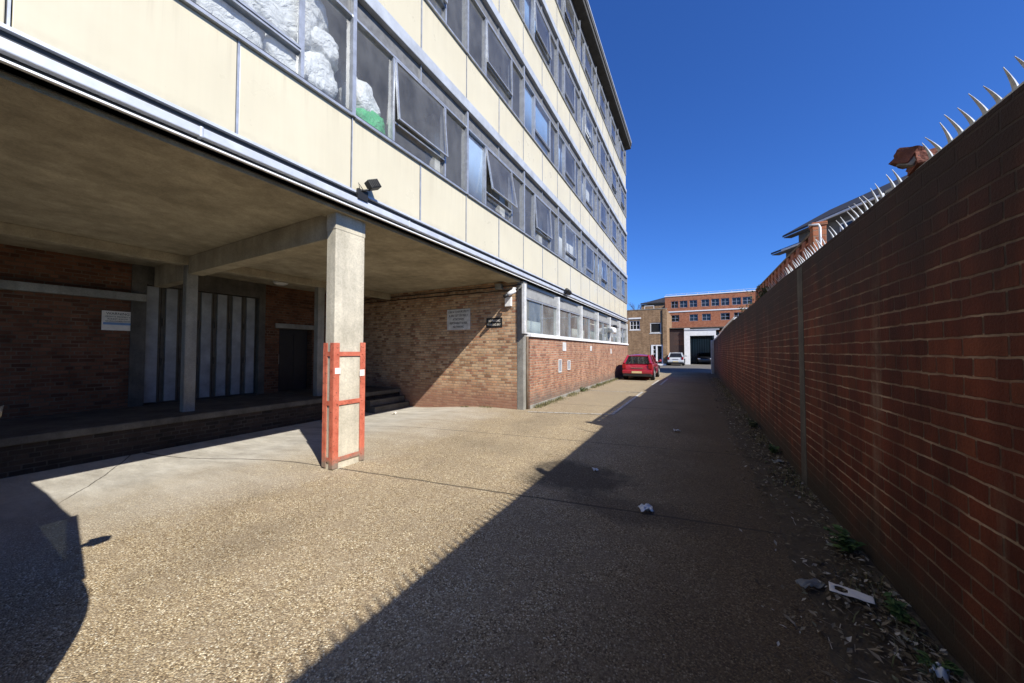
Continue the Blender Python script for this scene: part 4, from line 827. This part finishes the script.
# ---------------------------------------------------------------- cars
def car(name, loc, rz, P, label, Lc=4.1, W=1.73, H=1.45, hatch=True, hood=1.08, reach=0.23, blr=0.64, blunt=0.0, rake=0.87, mo=0.0):
    t = thing(name, loc, label, 'car', None, rz); hl, hw = Lc / 2, W / 2
    def ring(x_, w_, zb, zl, zt):
        half = [(0, zb), (w_ * 0.80, zb), (w_ * 0.95, zb + 0.07), (w_, zb + 0.26), (w_ * 0.995, (zb + 0.26 + zl) / 2 + 0.05), (w_ * 0.965, zl - 0.05), (w_ * 0.90, zl), (w_ * 0.5, zt), (0, zt + 0.008)]
        return [(x_, y_, z_) for y_, z_ in half] + [(x_, -y_, z_) for y_, z_ in reversed(half[1:-1])]
    bl = blr * H
    st = [(-hl, 0.86, 0.34, bl - 0.30, bl - 0.29), (-hl + 0.05, 0.94, 0.26, bl - 0.16, bl - 0.15), (-hl + 0.14, 0.975, 0.22, bl - 0.02, bl), (-hl + 0.5, 1.0, 0.2, bl, bl + 0.01), (-0.6, 1.0, 0.18, bl, bl + 0.01), (0.5, 1.0, 0.18, bl - 0.01, bl),
          (hl - 1.1, 0.99, 0.19, bl - 0.03, bl + 0.02), (hl - 0.6, 0.97 + blunt * 0.03, 0.2, bl - 0.09 + blunt * 0.08, bl - 0.02), (hl - 0.22, 0.92 + blunt * 0.07, 0.22, bl - 0.18 + blunt * 0.15, bl - 0.12 + blunt * 0.1), (hl - 0.06, 0.84 + blunt * 0.11, 0.26, bl - 0.28 + blunt * 0.16, bl - 0.24 + blunt * 0.16), (hl, 0.72 + blunt * 0.19, 0.32, bl - 0.38 + blunt * 0.18, bl - 0.36 + blunt * 0.18)]
    o = MB().loft([ring(x_, w_ * hw, zb, zl, zt) for x_, w_, zb, zl, zt in st]).build('body', P, t, local=True, smooth=True)
    es = o.modifiers.new('s', 'SUBSURF'); es.levels = 1; es.render_levels = 2
    # greenhouse: roof and pillars in paint, panes between
    rb, rf_ = (-hl + (0.10 if hatch else 0.75)), hl - hood; tb, tf = (-hl + (0.48 if hatch else 1.15)), hl - hood - rake
    bw_, tw = hw * 0.90, hw * 0.70; zr = H
    A = {'rb': (rb, bw_ * 0.95, bl), 'rf': (rf_, bw_ * 0.97, bl - 0.01), 'tb': (tb, tw * 0.94, zr - 0.07), 'tf': (tf, tw, zr - 0.06)}
    def mir(q, s): return Vector((q[0], q[1] * s, q[2]))
    b = MB()
    rings = [[(tb - 0.06, -tw * 0.93, zr - 0.09), (tb - 0.06, 0, zr - 0.05), (tb - 0.06, tw * 0.93, zr - 0.09), (tb - 0.06, tw * 0.9, zr - 0.12), (tb - 0.06, -tw * 0.9, zr - 0.12)],
             [(tb + 0.3, -tw, zr - 0.05), (tb + 0.3, 0, zr), (tb + 0.3, tw, zr - 0.05), (tb + 0.3, tw * 0.98, zr - 0.09), (tb + 0.3, -tw * 0.98, zr - 0.09)],
             [((tb + tf) / 2, -tw * 1.02, zr - 0.045), ((tb + tf) / 2, 0, zr + 0.01), ((tb + tf) / 2, tw * 1.02, zr - 0.045), ((tb + tf) / 2, tw, zr - 0.09), ((tb + tf) / 2, -tw, zr - 0.09)],
             [(tf, -tw, zr - 0.07), (tf, 0, zr - 0.02), (tf, tw, zr - 0.07), (tf, tw * 0.98, zr - 0.1), (tf, -tw * 0.98, zr - 0.1)]]
    b.loft(rings).build('roof', P, t, local=True, smooth=False, bevel=0.012)
    b = MB()
    for s in (-1, 1):
        b.tube([mir(A['rb'], s), mir(A['tb'], s)], [0.075, 0.055], 6); b.tube([mir(A['rf'], s), mir(A['tf'], s)], [0.045, 0.035], 6)
        for fr_ in (0.28, 0.60):
            lo_, hi_ = mir(A['rb'], s).lerp(mir(A['rf'], s), fr_), mir(A['tb'], s).lerp(mir(A['tf'], s), min(1, fr_ * 1.02)); b.tube([lo_, hi_], 0.03, 6)
    b.build('pillars', P, t, local=True)
    g_ = lambda *q: MB().quad(*q)
    rw = g_(mir(A['rb'], -1), mir(A['rb'], 1), mir(A['tb'], 1), mir(A['tb'], -1)).build('rear_window', M['car_glass'], t, local=True)
    g_(mir(A['rf'], -1), mir(A['rf'], 1), mir(A['tf'], 1), mir(A['tf'], -1)).build('windscreen', M['car_glass'], t, local=True)
    for s in (-1, 1): g_(mir(A['rb'], s), mir(A['rf'], s), mir(A['tf'], s), mir(A['tb'], s)).build('side_window', M['car_glass'], t, local=True)
    b = MB()
    for xx in (-0.75, 0.25):
        for s in (-1, 1): b.box(xx, xx + 0.16, s * 0.36 - 0.22, s * 0.36 + 0.22, bl - 0.2, bl + 0.22); b.box(xx + 0.03, xx + 0.12, s * 0.36 - 0.11, s * 0.36 + 0.11, bl + 0.22, bl + 0.38)
    b.build('seats', M['seat'], t, local=True, bevel=0.03)
    # wheels
    for xx in (-hl + 0.78, hl - 0.82):
        for s in (-1, 1):
            yo = s * (hw - 0.10)
            b = MB(); b.tube([(xx, yo - 0.115, 0.315), (xx, yo - 0.09, 0.315), (xx, yo + 0.09, 0.315), (xx, yo + 0.115, 0.315)], [0.27, 0.315, 0.315, 0.27], 20)
            w = b.build('wheel', M['rubber'], t, local=True, smooth=False)
            b = MB(); b.tube([(xx, yo + s * 0.112, 0.315), (xx, yo + s * 0.122, 0.315)], [0.20, 0.19], 16)
            for k in range(5):
                an = k * 2 * math.pi / 5; b.box(xx - 0.02, xx + 0.02, *sorted((yo + s * 0.122, yo + s * 0.128)), 0.315, 0.49, 0, Matrix.Rotation(an, 3, 'Y'), (xx, yo + s * 0.125, 0.315))
            b.build('rim', M['alu'], w, local=True)
            b = MB(); b.tube([(xx + 0.40 * math.cos(a_ * math.pi / 10), s * (hw + 0.004), 0.315 + 0.40 * math.sin(a_ * math.pi / 10)) for a_ in range(11)], 0.03, 6); b.build('wheel_arch', M['black'], t, local=True)
    # lamps, bumper, plate, mirrors
    for s in (-1, 1):
        b = MB(); yo = s * hw * 0.84
        b.box(-hl - 0.012, -hl + 0.2, *sorted((yo - s * 0.11, yo + s * 0.09)), bl - 0.27, bl - 0.03); b.build('tail_lamp', M['lamp_red'], t, local=True, bevel=0.02)
        b = MB(); b.box(hl - 0.26, hl - 0.02, *sorted((s * hw * 0.55, s * hw * 0.87)), bl - 0.33, bl - 0.2); b.build('headlamp', M['lamp_clear'], t, local=True, bevel=0.03)
        b = MB(); b.tube([(rf_ - mo - 0.22, s * hw * 0.9, bl + 0.03), (rf_ - mo - 0.24, s * (hw + 0.06), bl + 0.07)], 0.025); b.tube([(rf_ - mo - 0.17, s * (hw + 0.06), bl + 0.10), (rf_ - mo - 0.17, s * (hw + reach), bl + 0.12), (rf_ - mo - 0.18, s * (hw + reach + 0.03), bl + 0.12)], [0.07, 0.085, 0.04], 8); b.build('door_mirror', P, t, local=True, smooth=True)
    b = B(-hl - 0.06, -hl + 0.3, -hw * 0.90, hw * 0.90, 0.22, 0.36); b.build('lower_bumper', M['black'], t, local=True, bevel=0.03)
    b = B(-hl - 0.075, -hl + 0.3, -hw * 0.95, hw * 0.95, 0.362, 0.56); b.build('rear_bumper', P, t, local=True, bevel=0.05)
    B(-hl - 0.09, -hl - 0.076, -0.26, 0.26, 0.40, 0.51).build('number_plate', M['plate_yellow'], t, local=True)
    B(hl - 0.2, hl + 0.03, -hw * 0.8, hw * 0.8, 0.26, 0.42).build('front_bumper', M['black'], t, local=True, bevel=0.05)
    B(-hl - 0.02, -hl + 0.10, -0.30, 0.30, bl - 0.24, bl - 0.215).build('chrome_strip', M['chrome'], t, local=True)
    b = MB(); b.tube([(-hl + 0.16, -0.32, bl + 0.03), (-hl + 0.2, 0.0, bl + 0.06)], 0.01, 5); b.build('wiper', M['black'], t, local=True)
    return t
car('parked_car', (-2.83, 21.5, 0), R(90), M['p_red'], 'red hatchback parked beside the brick wall in the sun', 4.1, 1.62, 1.42, True, 1.08, 0.15)
car('parked_car', (-1.98, 46.0 - 3.0, 0), R(90), M['p_silver'], 'silver hatchback parked in front of the dark brown cladding', 3.9, 1.66, 1.46)
car('parked_car', (0.95, 48.9, 0), R(-90), M['p_black'], 'black car standing inside the white framed garage', 4.3, 1.78, 1.45)
car('parked_car', (-4.38, -0.72, 0), 0.0, M['p_dark'], 'tall dark grey car parked across the bay just outside the left edge', 4.6, 1.78, 2.0, True, 0.42, 0.05, 0.60, 1.0, 0.75, 0.36)

# ---------------------------------------------------------------- plants, leaf litter, rubbish
def leaf_quad(b, c, r, n_, seed):
    a = n_.orthogonal().normalized(); a = Matrix.Rotation(seed * 6.28, 3, n_) @ a; d = n_.cross(a)
    b.add([c - a * r, c + d * r * 0.45 + n_ * r * 0.12, c + a * r, c - d * r * 0.45 + n_ * r * 0.12], [(0, 1, 2, 3)])
rnd = random.Random(11)
b = MB()
for i in range(10500):
    y_ = 0.9 + (rnd.random() ** 2.3) * 22; x_ = 1.07 - abs(rnd.gauss(0, 0.24))
    dens = noise.noise((x_ * 2, y_ * 1.6, 9))
    if dens < -0.12 and rnd.random() < 0.75: continue
    zb = max(0.014, 0.092 - (1.1 - x_) * 0.15) + rnd.random() * 0.025
    nn = Vector((rnd.uniform(-.6, .6), rnd.uniform(-.6, .6), 1)).normalized()
    leaf_quad(b, Vector((x_, y_, zb)), rnd.uniform(0.008, 0.034) * (1.3 if rnd.random() < 0.1 else 0.8), nn, rnd.random())
for i in range(700):
    y_ = 0.8 + rnd.random() ** 1.5 * 14; x_ = 1.05 - abs(rnd.gauss(0, 0.3)); z_ = max(0.014, 0.07 - (1.1 - x_) * 0.13) + 0.01
    an = rnd.random() * 6.28; l_ = rnd.uniform(0.03, 0.12); d = Vector((math.cos(an), math.sin(an), rnd.uniform(-.1, .2))) * l_; w_ = Vector((-math.sin(an), math.cos(an), 0)) * 0.002
    c_ = Vector((x_, y_, z_)); b.add([c_ - w_, c_ + w_, c_ + d + w_, c_ + d - w_], [(0, 1, 2, 3)])
for i in range(500):                                                     # a thin scatter over the shaded half
    x_, y_ = rnd.uniform(-1.6, 0.7), 0.8 + rnd.random() * 9
    leaf_quad(b, Vector((x_, y_, 0.014)), rnd.uniform(0.003, 0.009), Vector((rnd.uniform(-.3, .3), rnd.uniform(-.3, .3), 1)).normalized(), rnd.random())
o = b.build('leaf_litter', M['leaf_dead']); tag(o, 'brown leaf litter drifted along the foot of the boundary wall', 'litter', None, 'stuff')
b = MB()
def blade(b, c, h_, lean, w_=0.004):
    an = rnd.random() * 6.28; d = Vector((math.cos(an), math.sin(an), 0)); s = Vector((-d.y, d.x, 0)) * w_
    m_ = c + Vector((0, 0, h_ * 0.6)) + d * lean * 0.3; e = c + Vector((0, 0, h_)) + d * lean
    b.add([c - s, c + s, m_ + s * 0.7, m_ - s * 0.7, e], [(0, 1, 2, 3), (3, 2, 4)])
for i in range(3800):
    y_ = 8.7 + rnd.random() * 15; x_ = -4.03 + abs(rnd.gauss(0, 0.10))
    if noise.noise((0, y_ * 1.3, 7)) < -0.15: continue
    blade(b, Vector((x_, y_, 0.0)), rnd.uniform(0.03, 0.13), rnd.uniform(0.01, 0.07), 0.006)
for i in range(2600):
    y_ = 0.9 + rnd.random() ** 1.3 * 22; x_ = 1.06 - abs(rnd.gauss(0, 0.10))
    if noise.noise((2, y_ * 0.9, 7)) < 0.05: continue
    blade(b, Vector((x_, y_, 0.05)), rnd.uniform(0.03, 0.10), rnd.uniform(0.01, 0.06), 0.004)
for i in range(500):
    y_ = rnd.uniform(7.9, 8.28); x_ = rnd.uniform(-7.2, -4.5)
    if noise.noise((x_ * 1.6, 0, 1)) > 0.1: blade(b, Vector((x_, y_ if y_ > 8.15 else 8.2, gz(x_, 8.2))), rnd.uniform(0.02, 0.06), 0.03, 0.005)
tag(b.build('weedy_grass', M['grass']), 'sparse grass growing along the wall bases', 'grass', None, 'stuff')
def weed(loc, r, n_, label, mat=None, seed=1, big=0.045):
    rn = random.Random(seed); t = thing('weed_plant', loc, label, 'plant'); b, s = MB(), MB(); L = Vector(loc)
    for i in range(n_):
        an = rn.random() * 6.28; d = Vector((math.cos(an), math.sin(an), rn.uniform(0.3, 1.6))).normalized() * r * rn.uniform(0.4, 1)
        if (L + d).x > WX - 0.03: d.x = -abs(d.x) * 0.5
        e = L + d; s.tube([L, L + d * 0.5 + Vector((0, 0, r * 0.15)), e], 0.0025, 4, cap=False)
        for k in range(3):
            c_ = L + d * rn.uniform(0.6, 1.05) + Vector((rn.uniform(-1, 1), rn.uniform(-1, 1), rn.uniform(-.3, .6))) * r * 0.12
            leaf_quad(b, c_, rn.uniform(0.6, 1.0) * big, (Vector((rn.uniform(-.6, .6), rn.uniform(-.6, .6), 1))).normalized(), rn.random())
    b.build('leaves', mat or M['leaf_green'], t); s.build('stems', mat or M['leaf_green'], t)
weed((1.02, 3.55, 0.06), 0.20, 34, 'leafy green weed at the wall foot beyond the white litter', None, 1, 0.04)
weed((1.02, 2.78, 0.06), 0.13, 18, 'small bright green weed at the wall foot nearest the camera', None, 2, 0.04)
weed((1.0, 2.45, 0.06), 0.10, 14, 'low green sprig beside the wall in the bottom right corner', None, 6, 0.03)
weed((1.02, 8.3, 0.06), 0.24, 40, 'dark green weed clump by the wall half way along the alley', M['leaf_dark'], 3)
weed((1.02, 6.4, 0.06), 0.16, 26, 'green weed clump at the wall foot past the vertical joint', None, 4)
weed((-3.98, 13.2, 0.0), 0.22, 30, 'green weed clump against the red brick wall under the windows', None, 5)
weed((-3.98, 15.6, 0.0), 0.18, 24, 'green weed tuft at the red brick wall closer to the red car', None, 9)
# shrub over the wall beyond the fence
def shrub(loc, rx, ry_, rz_, n_, seed, label):
    rn = random.Random(seed); t = thing('wall_shrub', loc, label, 'shrub'); b, s = MB(), MB(); L = Vector(loc); tips = []
    for i in range(26):
        d = Vector((rn.gauss(0, rx * 0.5), rn.gauss(0, ry_ * 0.5), abs(rn.gauss(0.6, 0.3)) * rz_)); e = L + d; tips.append(e)
        s.tube([L + Vector((0, d.y * 0.3, -0.6)), L + d * 0.5 + Vector((0, 0, 0.05)), e], [0.012, 0.008, 0.003], 4, cap=False)
    for i in range(n_):
        e = rn.choice(tips); c_ = e.lerp(L, rn.random() ** 1.5 * 0.8) + Vector((rn.gauss(0, 0.05), rn.gauss(0, 0.08), rn.gauss(0, 0.05)))
        leaf_quad(b, c_, rn.uniform(0.018, 0.04), Vector((rn.uniform(-1, 1), rn.uniform(-1, 1), rn.uniform(-.2, 1))).normalized(), rn.random())
    b.build('leaves', M['leaf_dark'], t); s.build('branches', M['bark'], t)
shrub((1.34, 9.0, 2.6), 0.10, 0.8, 0.38, 900, 21, 'dark ivy shrub on the wall top in front of the ribbed fence')
shrub((1.40, 12.2, 2.55), 0.14, 1.0, 0.45, 700, 22, 'twiggy shrub over the wall top just past the ribbed fence')
# rubbish
def sheet(name, loc, w_, h_, rz, label, seed, crump=0.03, mat=None, hole=False):
    n_ = 30 if hole else 10; b = MB(); rot = Matrix.Rotation(R(rz), 3, 'Z'); L = Vector(loc); vs = []
    for j in range(n_ + 1):
        for i in range(n_ + 1):
            u, v = i / n_ - 0.5, j / n_ - 0.5
            zz = crump * (0.5 + noise.noise((u * 3 + seed, v * 3, seed))) + crump * 0.4 * noise.noise((u * 9, v * 9, seed))
            vs.append(L + rot @ Vector((u * w_, v * h_ * (1 - 0.25 * u), zz)))
    fs = []
    for j in range(n_):
        for i in range(n_):
            u, v = (i + 0.5) / n_ - 0.5, (j + 0.5) / n_ - 0.5
            if hole and ((u + 0.22) / 0.16) ** 2 + ((v) / 0.26) ** 2 < 1: continue
            q_ = n_ + 1; fs.append((j * q_ + i, j * q_ + i + 1, (j + 1) * q_ + i + 1, (j + 1) * q_ + i))
    b.add(vs, fs); o = b.build(name, mat or M['paper'], smooth=True); sm_ = o.modifiers.new('t', 'SOLIDIFY'); sm_.thickness = 0.002
    return tag(o, label, 'litter')
sheet('litter_card', (0.83, 2.91, 0.088), 0.20, 0.10, -12, 'white card with an oval hole lying in the leaf litter', 2, 0.006, None, True)
sheet('crumpled_paper', (-0.46, 3.66, 0.013), 0.125, 0.11, 25, 'crumpled white paper in the middle of the shaded alley', 5, 0.04)
sheet('crumpled_paper', (-0.35, 7.5, 0.013), 0.12, 0.09, 10, 'small white scrap far up the shaded alley', 7, 0.04)
sheet('crumpled_paper', (-1.2, 4.55, 0.013), 0.07, 0.06, 40, 'tiny white scrap on the dark stained patch', 9, 0.03)
sheet('plastic_wrapper', (0.66, 3.0, 0.03), 0.16, 0.07, 30, 'pale torn wrapper left of the white card', 12, 0.03, M['conc_grey'])
sheet('plastic_wrapper', (0.99, 2.40, 0.08), 0.08, 0.05, 60, 'pale wrapper in the corner by the wall foot', 14, 0.04, M['dirty_white'])
sheet('plastic_wrapper', (0.97, 5.9, 0.07), 0.13, 0.10, 20, 'torn pale wrapper at the wall foot below the vertical joint', 18, 0.03, M['conc_grey'])
sheet('crumpled_paper', (-7.5, 6.9, gz(-7.5, 6.9) + 0.005), 0.14, 0.1, 0, 'white scrap at the edge of the shade by the loading dock', 20, 0.06)

# ---------------------------------------------------------------- light, sky, camera
sc = bpy.context.scene
w = bpy.data.worlds.new('World'); sc.world = w; w.use_nodes = True; nt = w.node_tree
sky = nt.nodes.new('ShaderNodeTexSky'); sky.sky_type = 'NISHITA'; sky.sun_disc = False
sky.sun_elevation = math.asin(SUN.z); sky.sun_rotation = math.atan2(SUN.x, SUN.y)
sky.altitude = 0; sky.air_density = 1.0; sky.dust_density = 0.3; sky.ozone_density = 2.0
bg = nt.nodes['Background']; bg.inputs['Strength'].default_value = 0.067
hs = nt.nodes.new('ShaderNodeMix'); hs.data_type = 'RGBA'; hs.blend_type = 'MULTIPLY'; hs.inputs[0].default_value = 1.0; hs.inputs[7].default_value = (0.42, 0.88, 1.80, 1); nt.links.new(sky.outputs[0], hs.inputs[6]); nt.links.new(hs.outputs[2], bg.inputs[0])
ld = bpy.data.lights.new('sun', 'SUN'); ld.energy = 5.0; ld.angle = R(0.55); ld.color = (1.0, 0.955, 0.88)
lo_ = bpy.data.objects.new('sun', ld); C.objects.link(lo_); lo_.rotation_euler = SUN.to_track_quat('Z', 'Y').to_euler(); lo_.location = (8, -6, 12)
f_, vpx, hy = 340.0, 696.0, 351.0
pit = math.atan((hy - 341.5) / f_); yaw = math.atan((vpx - 512) / f_ * math.cos(pit))
cam = bpy.data.cameras.new('camera'); cam.sensor_width = 36; cam.lens = f_ / 1024 * 36; cam.clip_end = 2000; cam.clip_start = 0.05
co = bpy.data.objects.new('camera', cam); C.objects.link(co); co.location = (0, 0, 1.6); co.rotation_euler = (R(90) + pit, 0, yaw)
sc.camera = co
sc.view_settings.view_transform = 'Standard'; sc.view_settings.look = 'None'; sc.view_settings.exposure = 0.55; sc.view_settings.gamma = 1.0
sc.cycles.use_denoising = True; sc.cycles.max_bounces = 10; sc.cycles.diffuse_bounces = 5; sc.cycles.transparent_max_bounces = 16; sc.cycles.caustics_reflective = False; sc.cycles.caustics_refractive = False
